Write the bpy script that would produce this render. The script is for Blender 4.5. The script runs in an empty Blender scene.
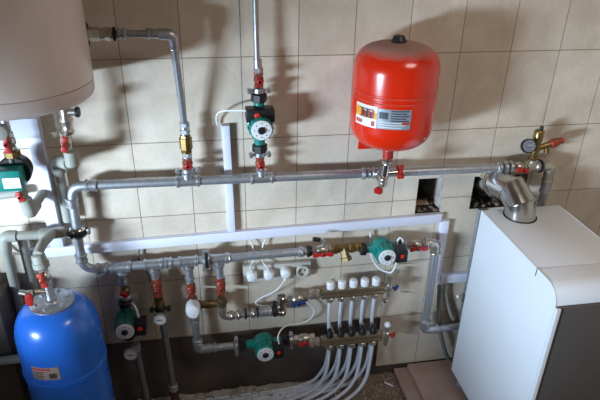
import bpy, bmesh, math, random
from mathutils import Vector, Matrix, noise
random.seed(7)
C = bpy.context.scene.collection
PI = math.pi
V = Vector

# ------------------------------------------------------------------ camera (solved from the 20 x 30 cm tile grid)
CF, CX, CY, CZ, CP, CYAW, CR = 555.65, 0.27126, -1.9293, 1.93968, 0.47485, 0.17638, 0.01916
_cp, _sp, _cy, _sy, _cr, _sr = math.cos(CP), math.sin(CP), math.cos(CYAW), math.sin(CYAW), math.cos(CR), math.sin(CR)
FWD = V((_sy*_cp, _cy*_cp, -_sp)); _r0 = V((_cy, -_sy, 0)); _u0 = _r0.cross(FWD)
RGT = _cr*_r0 + _sr*_u0; UPV = -_sr*_r0 + _cr*_u0
CAMP = V((CX, CY, CZ))
def W(px, py, D):
    """point of the place D metres in front of the back wall, measured off the photograph"""
    d = FWD + RGT*((px-300)/CF) - UPV*((py-200)/CF)
    t = (-D-CY)/d.y
    return CAMP + d*t
cam = bpy.data.cameras.new('camera'); cam.sensor_width = 36; cam.lens = CF/600*36; cam.clip_start = 0.02
co = bpy.data.objects.new('camera', cam); C.objects.link(co)
co.matrix_world = Matrix(((RGT.x, UPV.x, -FWD.x, CX), (RGT.y, UPV.y, -FWD.y, CY), (RGT.z, UPV.z, -FWD.z, CZ), (0, 0, 0, 1)))
bpy.context.scene.camera = co

# ------------------------------------------------------------------ materials
def lin(c):
    c /= 255.0
    return c/12.92 if c <= 0.04045 else ((c+0.055)/1.055)**2.4
def L3(rgb): return tuple(lin(x) for x in rgb)+(1.0,)
def mat(name, rgb, rough=0.5, metal=0.0, var=0.12, scale=25.0, bump=0.0, rgb2=None, thr=None, coat=0.0, rvar=0.1):
    m = bpy.data.materials.new(name); m.use_nodes = True
    nt = m.node_tree; N = nt.nodes; K = nt.links; b = N['Principled BSDF']
    tc = N.new('ShaderNodeTexCoord'); nz = N.new('ShaderNodeTexNoise')
    nz.inputs['Scale'].default_value = scale; nz.inputs['Detail'].default_value = 5
    K.new(tc.outputs['Object'], nz.inputs['Vector'])
    rp = N.new('ShaderNodeValToRGB')
    c = L3(rgb); c2 = L3(rgb2) if rgb2 else tuple(x*(1-2*var) for x in c[:3])+(1,)
    lo, hi = thr if thr else (0.3, 0.7)
    rp.color_ramp.elements[0].position = lo; rp.color_ramp.elements[0].color = c2
    rp.color_ramp.elements[1].position = hi; rp.color_ramp.elements[1].color = c
    K.new(nz.outputs['Fac'], rp.inputs['Fac']); K.new(rp.outputs['Color'], b.inputs['Base Color'])
    mr = N.new('ShaderNodeMapRange'); mr.inputs['To Min'].default_value = min(1, rough+rvar); mr.inputs['To Max'].default_value = max(0.02, rough-rvar*0.5)
    K.new(nz.outputs['Fac'], mr.inputs['Value']); K.new(mr.outputs['Result'], b.inputs['Roughness'])
    b.inputs['Metallic'].default_value = metal
    b.inputs['Coat Weight'].default_value = coat; b.inputs['Coat Roughness'].default_value = 0.08
    if bump:
        bp = N.new('ShaderNodeBump'); bp.inputs['Strength'].default_value = bump; bp.inputs['Distance'].default_value = 0.004
        K.new(nz.outputs['Fac'], bp.inputs['Height']); K.new(bp.outputs['Normal'], b.inputs['Normal'])
    return m
M = {}
M['galv'] = mat('galvanised_steel', (186, 190, 196), 0.42, 0.8, 0.14, 60, 0.1)
M['galvfit'] = mat('galvanised_fitting', (198, 200, 204), 0.34, 0.85, 0.16, 90, 0.15)
M['nickel'] = mat('nickel', (204, 198, 186), 0.28, 0.9, 0.10, 50)
M['chrome'] = mat('chrome', (215, 215, 214), 0.12, 1.0, 0.05, 30)
M['flue'] = mat('polished_flue_steel', (205, 203, 200), 0.16, 1.0, 0.06, 14)
M['brass'] = mat('brass', (158, 132, 82), 0.32, 0.95, 0.16, 60)
M['oldbrass'] = mat('dull_brass', (138, 118, 84), 0.42, 0.9, 0.2, 60)
M['bronze'] = mat('rusty_iron', (120, 78, 56), 0.65, 0.5, 0.25, 70, 0.3)
M['manifold'] = mat('manifold_steel', (164, 148, 124), 0.34, 0.85, 0.1, 40)
M['redtank'] = mat('red_tank_paint', (222, 38, 10), 0.26, 0.0, 0.05, 8, coat=0.5)
M['redplastic'] = mat('red_handle_plastic', (178, 38, 30), 0.4, 0.0, 0.12, 60)
M['redpaint'] = mat('red_worn_paint', (158, 48, 34), 0.45, 0.2, 0.2, 75, rgb2=(104, 80, 58), thr=(0.44, 0.52))
M['redlamp'] = mat('red_button', (226, 52, 30), 0.3, 0.0, 0.05, 30)
M['blueplastic'] = mat('blue_handle_plastic', (36, 58, 112), 0.4, 0.0, 0.1, 50)
M['bluetank'] = mat('blue_tank_paint', (38, 112, 218), 0.26, 0.0, 0.06, 8, coat=0.4)
M['teal'] = mat('teal_pump_paint', (10, 128, 118), 0.36, 0.0, 0.1, 40, coat=0.2)
M['green'] = mat('green_pump_paint', (14, 92, 78), 0.4, 0.0, 0.1, 40, coat=0.2)
M['black'] = mat('black_plastic', (26, 26, 28), 0.42, 0.0, 0.15, 60)
M['rubber'] = mat('black_rubber', (20, 18, 17), 0.7, 0.0, 0.15, 60)
M['white'] = mat('white_plastic', (232, 234, 238), 0.38, 0.0, 0.03, 30)
M['cable'] = mat('white_cable', (226, 228, 230), 0.45, 0.0, 0.04, 30)
M['trunk'] = mat('white_trunking_plastic', (222, 224, 240), 0.42, 0.0, 0.03, 6)
M['dial'] = mat('dial_white', (224, 226, 226), 0.4, 0.0, 0.04, 40)
M['ink'] = mat('dark_print', (50, 50, 54), 0.5, 0.0, 0.1, 40)
M['ppr'] = mat('grey_polypropylene', (156, 156, 146), 0.5, 0.0, 0.08, 14)
M['pex'] = mat('white_heating_pipe', (214, 220, 232), 0.4, 0.0, 0.07, 16)
M['heater'] = mat('heater_enamel', (222, 207, 198), 0.3, 0.0, 0.02, 4, coat=0.3)
M['heaterrim'] = mat('heater_rim_plastic', (214, 199, 192), 0.4, 0.0, 0.02, 4)
M['boiler'] = mat('boiler_white_enamel', (226, 230, 236), 0.45, 0.0, 0.02, 5, rvar=0.05)
M['boilerfront'] = mat('boiler_dark_panel', (84, 78, 74), 0.5, 0.0, 0.06, 6)
M['socket'] = mat('socket_plastic', (196, 190, 180), 0.42, 0.0, 0.04, 20)
M['insul'] = mat('grey_corrugated_sleeve', (110, 112, 112), 0.6, 0.0, 0.15, 40)
M['stickgrey'] = mat('sticker_grey', (150, 160, 172), 0.4, 0.2, 0.06, 30)
M['stickwhite'] = mat('sticker_white', (238, 228, 214), 0.45, 0.0, 0.03, 30)
M['orange'] = mat('sticker_orange', (240, 176, 50), 0.5, 0.0, 0.1, 30)
M['stickred'] = mat('sticker_red', (196, 52, 40), 0.5, 0.0, 0.1, 30)
M['sticktan'] = mat('sticker_tan', (176, 150, 140), 0.5, 0.0, 0.08, 40)
M['plaster'] = mat('bare_plaster', (98, 88, 80), 0.9, 0.0, 0.16, 9, 0.5)
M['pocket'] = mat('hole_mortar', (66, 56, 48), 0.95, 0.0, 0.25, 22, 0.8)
M['mortar'] = mat('pale_mortar', (196, 188, 178), 0.9, 0.0, 0.22, 40, 0.8)
M['floor'] = mat('concrete_floor', (132, 112, 98), 0.9, 0.0, 0.2, 7, 0.5)
M['screed'] = mat('plinth_concrete', (178, 150, 138), 0.85, 0.0, 0.12, 9, 0.4)
M['paintwall'] = mat('room_wall_paint', (196, 184, 168), 0.85, 0.0, 0.04, 3)
M['wood'] = mat('wood', (168, 140, 112), 0.7, 0.0, 0.15, 20, 0.2)

def tile_material():
    m = bpy.data.materials.new('beige_wall_tile'); m.use_nodes = True
    nt = m.node_tree; N = nt.nodes; K = nt.links; b = N['Principled BSDF']
    tc = N.new('ShaderNodeTexCoord'); sx = N.new('ShaderNodeSeparateXYZ'); cb = N.new('ShaderNodeCombineXYZ')
    K.new(tc.outputs['Object'], sx.inputs[0]); K.new(sx.outputs['X'], cb.inputs['X']); K.new(sx.outputs['Z'], cb.inputs['Y'])
    off = N.new('ShaderNodeVectorMath'); off.inputs[1].default_value = (2.0, 3.0, 0)
    K.new(cb.outputs[0], off.inputs[0])
    br = N.new('ShaderNodeTexBrick'); br.offset = 0.0; br.squash = 1.0
    br.inputs['Scale'].default_value = 1.0; br.inputs['Brick Width'].default_value = 0.2; br.inputs['Row Height'].default_value = 0.3
    br.inputs['Mortar Size'].default_value = 0.0016; br.inputs['Mortar Smooth'].default_value = 0.35; br.inputs['Bias'].default_value = 0.0
    br.inputs['Color1'].default_value = L3((218, 206, 190)); br.inputs['Color2'].default_value = L3((206, 194, 178))
    br.inputs['Mortar'].default_value = L3((142, 122, 104))
    K.new(off.outputs[0], br.inputs['Vector'])
    n1 = N.new('ShaderNodeTexNoise'); n1.inputs['Scale'].default_value = 7; n1.inputs['Detail'].default_value = 8; n1.inputs['Distortion'].default_value = 0.8
    K.new(tc.outputs['Object'], n1.inputs['Vector'])
    r1 = N.new('ShaderNodeValToRGB'); r1.color_ramp.elements[0].position = 0.32; r1.color_ramp.elements[0].color = (0.86, 0.84, 0.81, 1)
    r1.color_ramp.elements[1].position = 0.62; r1.color_ramp.elements[1].color = (1, 1, 1, 1)
    K.new(n1.outputs['Fac'], r1.inputs['Fac'])
    n2 = N.new('ShaderNodeTexNoise'); n2.inputs['Scale'].default_value = 60; n2.inputs['Detail'].default_value = 6
    K.new(tc.outputs['Object'], n2.inputs['Vector'])
    r2 = N.new('ShaderNodeValToRGB'); r2.color_ramp.elements[0].position = 0.3; r2.color_ramp.elements[0].color = (0.94, 0.93, 0.92, 1)
    r2.color_ramp.elements[1].position = 0.6; r2.color_ramp.elements[1].color = (1, 1, 1, 1)
    K.new(n2.outputs['Fac'], r2.inputs['Fac'])
    def mul(a, c):
        x = N.new('ShaderNodeMix'); x.data_type = 'RGBA'; x.blend_type = 'MULTIPLY'; x.inputs['Factor'].default_value = 1
        K.new(a, x.inputs['A']); K.new(c, x.inputs['B']); return x.outputs['Result']
    K.new(mul(mul(br.outputs['Color'], r1.outputs['Color']), r2.outputs['Color']), b.inputs['Base Color'])
    b.inputs['Roughness'].default_value = 0.5; b.inputs['Specular IOR Level'].default_value = 0.3
    bp = N.new('ShaderNodeBump'); bp.inputs['Strength'].default_value = 0.6; bp.inputs['Distance'].default_value = 0.002; bp.invert = True
    K.new(br.outputs['Fac'], bp.inputs['Height']); K.new(bp.outputs['Normal'], b.inputs['Normal'])
    return m
M['tile'] = tile_material()

def dusty_red():
    """red paint with grey dust lying on the upward faces of the shoulder"""
    m = mat('red_tank_paint_dusty', (222, 42, 10), 0.24, 0.0, 0.05, 8, coat=0.4)
    nt = m.node_tree; N = nt.nodes; K = nt.links; b = N['Principled BSDF']
    col = b.inputs['Base Color'].links[0].from_socket
    tc = N.new('ShaderNodeTexCoord'); s = N.new('ShaderNodeSeparateXYZ'); K.new(tc.outputs['Normal'], s.inputs[0])
    nz = N.new('ShaderNodeTexNoise'); nz.inputs['Scale'].default_value = 30; nz.inputs['Detail'].default_value = 6; K.new(tc.outputs['Object'], nz.inputs['Vector'])
    ad = N.new('ShaderNodeMath'); ad.operation = 'MULTIPLY_ADD'; ad.inputs[1].default_value = 0.25; K.new(nz.outputs['Fac'], ad.inputs[0]); K.new(s.outputs['Z'], ad.inputs[2])
    mr = N.new('ShaderNodeMapRange'); mr.inputs['From Min'].default_value = 0.74; mr.inputs['From Max'].default_value = 1.05; mr.inputs['To Max'].default_value = 0.85
    K.new(ad.outputs[0], mr.inputs['Value'])
    x = N.new('ShaderNodeMix'); x.data_type = 'RGBA'; K.new(mr.outputs['Result'], x.inputs['Factor']); K.new(col, x.inputs['A'])
    x.inputs['B'].default_value = L3((160, 140, 128)); K.new(x.outputs['Result'], b.inputs['Base Color'])
    mr2 = N.new('ShaderNodeMapRange'); mr2.inputs['To Min'].default_value = 0.24; mr2.inputs['To Max'].default_value = 0.8; K.new(mr.outputs['Result'], mr2.inputs['Value']); K.new(mr2.outputs['Result'], b.inputs['Roughness'])
    inv = N.new('ShaderNodeMath'); inv.operation = 'SUBTRACT'; inv.inputs[0].default_value = 0.4; K.new(mr.outputs['Result'], inv.inputs[1]); inv.use_clamp = True
    K.new(inv.outputs[0], b.inputs['Coat Weight'])
    return m
M['redtankdust'] = dusty_red()

# ------------------------------------------------------------------ mesh building
def basis(a, ref=None):
    a = V(a).normalized()
    r = V(ref) if ref is not None else (V((0, 0, 1)) if abs(a.z) < 0.9 else V((1, 0, 0)))
    x = r.cross(a).normalized(); y = a.cross(x)
    return x, y, a
class MB:
    def __init__(s): s.v = []; s.f = []
    def add(s, vs, fs, T=None):
        k = len(s.v)
        s.v += [tuple(T @ V(p)) if T is not None else tuple(p) for p in vs]
        s.f += [tuple(i+k for i in f) for f in fs]
        return s
    def lathe(s, prof, n=24, T=None, ph=0.0):
        vs = []; fs = []; m = len(prof)
        for z, r in prof:
            for k in range(n):
                a = 2*PI*k/n+ph
                vs.append((r*math.cos(a), r*math.sin(a), z))
        for i in range(m-1):
            for k in range(n):
                j = (k+1) % n
                fs.append((i*n+k, i*n+j, (i+1)*n+j, (i+1)*n+k))
        fs.append(tuple(range(n-1, -1, -1))); fs.append(tuple((m-1)*n+k for k in range(n)))
        return s.add(vs, fs, T)
    def along(s, p0, p1, prof, n=24, ph=0.0):
        """lathe whose z runs in metres from p0 towards p1"""
        x, y, a = basis(V(p1)-V(p0)); p = V(p0)
        T = Matrix(((x.x, y.x, a.x, p.x), (x.y, y.y, a.y, p.y), (x.z, y.z, a.z, p.z), (0, 0, 0, 1)))
        return s.lathe(prof, n, T, ph)
    def cyl(s, p0, p1, r, n=24, c=0.0012):
        l = (V(p1)-V(p0)).length; c = min(c, l*0.3, r*0.3)
        return s.along(p0, p1, [(0, r-c), (c, r), (l-c, r), (l, r-c)], n)
    def hexn(s, p0, p1, r, n=6, ph=0.3):
        l = (V(p1)-V(p0)).length; c = min(0.002, l*0.2)
        return s.along(p0, p1, [(0, r*0.88), (c, r), (l-c, r), (l, r*0.88)], n, ph)
    def tube(s, pts, r, n=16, closed=False):
        pts = [V(p) for p in pts]; vs = []; fs = []; m = len(pts)
        ref = None
        for i, p in enumerate(pts):
            t = (pts[min(i+1, m-1)]-pts[max(i-1, 0)]).normalized()
            if ref is None: x, y, _ = basis(t)
            else:
                y = t.cross(ref).normalized(); x = y.cross(t)
            ref = x
            for k in range(n):
                a = 2*PI*k/n
                vs.append(p+(x*math.cos(a)+y*math.sin(a))*r)
        for i in range(m-1):
            for k in range(n):
                j = (k+1) % n
                fs.append((i*n+k, i*n+j, (i+1)*n+j, (i+1)*n+k))
        fs.append(tuple(range(n-1, -1, -1))); fs.append(tuple((m-1)*n+k for k in range(n)))
        return s.add(vs, fs)
    def box(s, c, sz, bev=0.0, T=None, seg=2):
        bm = bmesh.new(); bmesh.ops.create_cube(bm, size=1)
        for v in bm.verts: v.co = V((v.co.x*sz[0]+c[0], v.co.y*sz[1]+c[1], v.co.z*sz[2]+c[2]))
        if bev: bmesh.ops.bevel(bm, geom=list(bm.edges), offset=bev, segments=seg, affect='EDGES', profile=0.5)
        bm.verts.index_update()
        s.add([v.co.copy() for v in bm.verts], [tuple(v.index for v in f.verts) for f in bm.faces], T); bm.free(); return s
    def prism(s, outline, y0, y1, bev=0.0, T=None):
        """outline in x,z extruded along y"""
        bm = bmesh.new(); k = len(outline)
        a = [bm.verts.new((x, y0, z)) for x, z in outline]; b = [bm.verts.new((x, y1, z)) for x, z in outline]
        bm.faces.new(a); bm.faces.new(b[::-1])
        for i in range(k): bm.faces.new((a[i], b[i], b[(i+1) % k], a[(i+1) % k]))
        bmesh.ops.recalc_face_normals(bm, faces=bm.faces)
        if bev: bmesh.ops.bevel(bm, geom=[e for e in bm.edges if abs(e.verts[0].co.y-e.verts[1].co.y) < 1e-6], offset=bev, segments=2, affect='EDGES', profile=0.5)
        bm.verts.index_update()
        s.add([v.co.copy() for v in bm.verts], [tuple(v.index for v in f.verts) for f in bm.faces], T); bm.free(); return s
    def sphere(s, c, r, n=16, sc=(1, 1, 1)):
        prof = [(-r*math.cos(PI*i/10)*sc[2], max(r*math.sin(PI*i/10), 1e-4)) for i in range(11)]
        return s.lathe(prof, n, Matrix.Translation(c) @ Matrix.Diagonal((sc[0], sc[1], 1, 1)))
    def build(s, name, m, parent=None, world=False, origin=None, angle=38):
        me = bpy.data.meshes.new(name)
        vs = [V(p) for p in s.v]
        o = bpy.data.objects.new(name, me)
        if parent is None:
            if origin is None:
                xs = [p.x for p in vs]; ys = [p.y for p in vs]; zs = [p.z for p in vs]
                origin = V(((min(xs)+max(xs))/2, (min(ys)+max(ys))/2, min(zs)))
            vs = [p-origin for p in vs]; o.location = origin
        elif world:
            pl = WORLD[parent.name]
            vs = [p-pl for p in vs]
        me.from_pydata([tuple(p) for p in vs], [], s.f)
        bm = bmesh.new(); bm.from_mesh(me); bmesh.ops.recalc_face_normals(bm, faces=bm.faces); bm.to_mesh(me); bm.free()
        for p in me.polygons: p.use_smooth = True
        me.set_sharp_from_angle(angle=math.radians(angle))
        me.materials.append(m); C.objects.link(o)
        if parent is not None: o.parent = parent
        WORLD[o.name] = V(origin) if parent is None else (WORLD[parent.name] if world else V((0, 0, 0)))
        return o
WORLD = {}
def tag(o, label, cat, group=None):
    o['label'] = label; o['category'] = cat; o['kind'] = 'thing'
    if group: o['group'] = group
    return o
def thing(name, label, cat, frame, group=None):
    o = bpy.data.objects.new(name, None); C.objects.link(o); o.empty_display_size = 0.05
    o.matrix_world = frame if isinstance(frame, Matrix) else Matrix.Translation(frame)
    WORLD[o.name] = o.matrix_world.translation.copy()
    return tag(o, label, cat, group)
def struct(o): o['kind'] = 'structure'; return o
def frame(p, a=(0, 0, 1), front=(0, -1, 0)):
    z = V(a).normalized(); y = -V(front); y = (y-z*y.dot(z)).normalized(); x = y.cross(z); p = V(p)
    return Matrix(((x.x, y.x, z.x, p.x), (x.y, y.y, z.y, p.y), (x.z, y.z, z.z, p.z), (0, 0, 0, 1)))
def fillet(pts, rad, seg=7):
    pts = [V(p) for p in pts]; out = [pts[0]]
    for i in range(1, len(pts)-1):
        a, b, c = pts[i-1], pts[i], pts[i+1]
        r = min(rad, (a-b).length*0.45, (c-b).length*0.45)
        p = b+(a-b).normalized()*r; q = b+(c-b).normalized()*r
        for k in range(seg+1):
            t = k/seg; out.append(p*(1-t)**2+b*2*t*(1-t)+q*t*t)
    out.append(pts[-1]); return out
def spline(pts, n=8):
    pts = [V(p) for p in pts]; P = [pts[0]*2-pts[1]]+pts+[pts[-1]*2-pts[-2]]; out = []
    for i in range(1, len(P)-2):
        a, b, c, d = P[i-1], P[i], P[i+1], P[i+2]
        for k in range(n):
            t = k/n
            out.append(0.5*((2*b)+(c-a)*t+(2*a-5*b+4*c-d)*t*t+(3*b-a-3*c+d)*t**3))
    out.append(pts[-1]); return out
def lerp(a, b, t): return V(a)*(1-t)+V(b)*t

# ------------------------------------------------------------------ the room
FL = -0.05
def cell_wall():
    x0, x1, z0, z1 = -1.4, 2.4, FL-0.1, 2.7
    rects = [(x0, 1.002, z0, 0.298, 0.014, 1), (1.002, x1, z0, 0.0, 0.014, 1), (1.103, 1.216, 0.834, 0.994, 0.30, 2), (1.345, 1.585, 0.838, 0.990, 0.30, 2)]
    xs = sorted({x0, x1}|{r[0] for r in rects}|{r[1] for r in rects}); zs = sorted({z0, z1}|{r[2] for r in rects}|{r[3] for r in rects})
    def level(cx, cz):
        for r in rects:
            if r[0] < cx < r[1] and r[2] < cz < r[3]: return r[4], r[5]
        return 0.0, 0
    vs = []; fs = []; ms = []
    def quad(p, m):
        k = len(vs); vs.extend(p); fs.append((k, k+1, k+2, k+3)); ms.append(m)
    nx, nz = len(xs)-1, len(zs)-1
    lv = [[level((xs[i]+xs[i+1])/2, (zs[j]+zs[j+1])/2) for j in range(nz)] for i in range(nx)]
    for i in range(nx):
        for j in range(nz):
            y, m = lv[i][j]; a, b, c, d = xs[i], xs[i+1], zs[j], zs[j+1]
            quad([(a, y, c), (b, y, c), (b, y, d), (a, y, d)], m)
            if i+1 < nx and lv[i+1][j][0] != y:
                y2, m2 = lv[i+1][j]; quad([(b, y, c), (b, y2, c), (b, y2, d), (b, y, d)], 3 if max(y, y2) > 0.1 else 1)
            if j+1 < nz and lv[i][j+1][0] != y:
                y2, m2 = lv[i][j+1]; quad([(a, y, d), (b, y, d), (b, y2, d), (a, y2, d)], 2 if max(y, y2) > 0.1 else 1)
    me = bpy.data.meshes.new('wall_back'); me.from_pydata(vs, [], fs)
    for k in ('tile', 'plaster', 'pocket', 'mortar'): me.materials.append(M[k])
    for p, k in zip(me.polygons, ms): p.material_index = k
    o = bpy.data.objects.new('wall_back', me); C.objects.link(o); struct(o)
cell_wall()
def slab(name, c, sz, m, bev=0.0):
    return struct(MB().box(c, sz, bev).build(name, M[m]))
YF, XL, XR, ZC = -3.6, -1.4, 2.4, 2.7
slab('floor', (0.5, YF/2, FL-0.1), (XR-XL, -YF, 0.2), 'floor')
slab('ceiling', (0.5, YF/2, ZC+0.05), (XR-XL+0.2, -YF+0.2, 0.1), 'paintwall')
slab('wall_front', (0.5, YF-0.1, 1.3), (XR-XL+0.4, 0.2, 3.0), 'paintwall')
slab('wall_right', (XR+0.1, YF/2, 1.3), (0.2, -YF, 3.0), 'paintwall')
# left wall with the window opening that lets the daylight in
WY0, WY1, WZ0, WZ1 = -2.3, -0.7, 0.87, 1.20
b = MB()
b.box((XL-0.1, (YF+WY0)/2, 1.3), (0.2, WY0-YF, 3.0)); b.box((XL-0.1, WY1/2, 1.3), (0.2, -WY1, 3.0))
b.box((XL-0.1, (WY0+WY1)/2, (WZ0-0.2)/2), (0.2, WY1-WY0, WZ0+0.2)); b.box((XL-0.1, (WY0+WY1)/2, (WZ1+2.8)/2), (0.2, WY1-WY0, 2.8-WZ1))
struct(b.build('wall_left', M['paintwall']))
b = MB(); wy, wz = (WY0+WY1)/2, (WZ0+WZ1)/2
for s_ in (-1, 1):
    b.box((XL-0.12, wy+s_*(WY1-WY0)/2-s_*0.025, wz), (0.06, 0.05, WZ1-WZ0), 0.005); b.box((XL-0.12, wy, wz+s_*(WZ1-WZ0)/2-s_*0.025), (0.06, WY1-WY0, 0.05), 0.005)
struct(b.build('window_1', M['white']))
# low dark block added in place of the shade at the left edge
xr_ = W(8, 340, 0.2).x
struct(MB().box(((xr_-1.4)/2, -0.10, (FL+0.70)/2), (xr_+1.4, 0.20, 0.70-FL), 0.004).build('added_shade_block_1', M['plaster']))
# concrete plinth under the boiler
b = MB(); b.box((1.78, -0.47, (FL-0.002)/2), (1.24, 0.93, -FL+0.002), 0.006); b.box((1.74, -0.5, FL+0.012), (1.29, 1.0, 0.028), 0.006)
tag(b.build('boiler_plinth', M['screed']), 'low brown concrete plinth under the white floor boiler', 'plinth')

# ------------------------------------------------------------------ small fittings
def collar(parent, p, a, r=0.0215, l=0.013, m='galvfit', name='coupling'):
    a = V(a).normalized(); p = V(p)
    return MB().along(p-a*l/2, p+a*l/2, [(0, r-0.003), (0.002, r), (l*0.35, r), (l*0.5, r-0.0015), (l*0.65, r), (l-0.002, r), (l, r-0.003)], 20).build(name, M[m], parent, True)
def sleeve(parent, p0, p1, r=0.0195, m='galvfit', name='coupling', bead=0.003):
    l = (V(p1)-V(p0)).length
    return MB().along(p0, p1, [(0, r+bead-0.002), (0.002, r+bead), (0.009, r+bead), (0.011, r), (l-0.011, r), (l-0.009, r+bead), (l-0.002, r+bead), (l, r+bead-0.002)], 20).build(name, M[m], parent, True)
def tee(parent, p, a, bdir, l=0.062, bl=0.034, r=0.0195, m='galvfit'):
    a = V(a).normalized(); bd = V(bdir).normalized(); p = V(p); b = MB(); R = r+0.003
    b.along(p-a*l/2, p+a*l/2, [(0, R-0.002), (0.002, R), (0.010, R), (0.012, r), (l-0.012, r), (l-0.010, R), (l-0.002, R), (l, R-0.002)], 20)
    b.along(p, p+bd*bl, [(0, r*0.9), (bl-0.011, r*0.9), (bl-0.009, R*0.95), (bl-0.002, R*0.95), (bl, R*0.85)], 20)
    return b.build('tee', M[m], parent, True)
def pipe(name, label, pts, r, m, cat='pipe', group=None, rad=0.03, n=18, smooth=False):
    p = spline(pts) if smooth else fillet(pts, rad)
    return tag(MB().tube(p, r, n).build(name, M[m]), label, cat, group)

def valve(p, a, label, L=0.06, r=0.017, body='nickel', handle='butterfly', hm='redplastic', hrot=0.0, span=0.05, group=None, front=(0, -1, 0), cat='valve', name='ball_valve'):
    """in-line ball valve; local z is the flow, local -y faces the room"""
    t = thing(name, label, cat, frame(p, a, front), group); h = L/2
    b = MB()
    b.lathe([(-h, r*0.86), (-h+0.002, r), (-h+L*0.22, r), (-h+L*0.24, r*0.82)], 6)
    b.lathe([(-h+L*0.24, r*0.8), (-L*0.18, r*0.95), (-L*0.08, r*1.08), (L*0.08, r*1.08), (L*0.18, r*0.95), (h-L*0.24, r*0.8)], 22)
    b.lathe([(h-L*0.24, r*0.82), (h-L*0.22, r), (h-0.002, r), (h, r*0.86)], 6)
    b.build('body', M[body], t)
    MB().cyl((0, -r*0.8, 0), (0, -r-0.012, 0), 0.006, 12).build('stem', M['nickel'], t)
    if handle == 'butterfly':
        T = Matrix.Rotation(hrot, 4, 'Y'); b = MB(); w = span/2
        out = [(-w, -0.005), (-w, 0.007), (-w*0.7, 0.0095), (-w*0.35, 0.005), (0, 0.0075), (w*0.35, 0.005), (w*0.7, 0.0095), (w, 0.007), (w, -0.005), (w*0.7, -0.0085), (w*0.35, -0.005), (0, -0.0075), (-w*0.35, -0.005), (-w*0.7, -0.0085)]
        b.prism([(x_, z_*1.25) for x_, z_ in out], -r-0.018, -r-0.009, 0.002, T)
        b.lathe([(0, 0.009), (0.011, 0.009), (0.013, 0.006)], 14, Matrix.Translation((0, -r-0.008, 0)) @ Matrix.Rotation(PI/2, 4, 'X'))
        hd = b.build('handle', M[hm], t)
    elif handle == 'lever':
        T = Matrix.Rotation(hrot, 4, 'Y'); b = MB()
        b.prism([(-0.010, -0.010), (0.010, -0.010), (0.009, 0.02), (0.008, span), (0.004, span+0.005), (-0.004, span+0.005), (-0.008, span), (-0.009, 0.02)], -r-0.017, -r-0.011, 0.0015, T)
        hd = b.build('handle', M[hm], t)
    MB().lathe([(0, 0.005), (0.004, 0.005)], 6, Matrix.Translation((0, -r-0.017, 0)) @ Matrix.Rotation(PI/2, 4, 'X')).build('handle_screw', M['chrome'], hd)
    return t

def butterfly_clamp(p, a, label, r=0.02, group='wing clamps on the pump unions', wing=0.032, m='galvfit'):
    """union nut with two ears"""
    t = thing('union_clamp', label, 'clamp', frame(p, a), group)
    MB().lathe([(-0.009, r*0.9), (-0.007, r), (0.007, r), (0.009, r*0.9)], 20).build('ring', M[m], t)
    for s_ in (-1, 1):
        b = MB(); b.cyl((s_*r*0.8, -0.004, 0), (s_*wing, -0.004, 0), 0.005, 12); b.cyl((s_*wing, -0.016, 0), (s_*wing, 0.006, 0), 0.0085, 14)
        b.build('ear', M[m], t)
    return t

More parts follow.
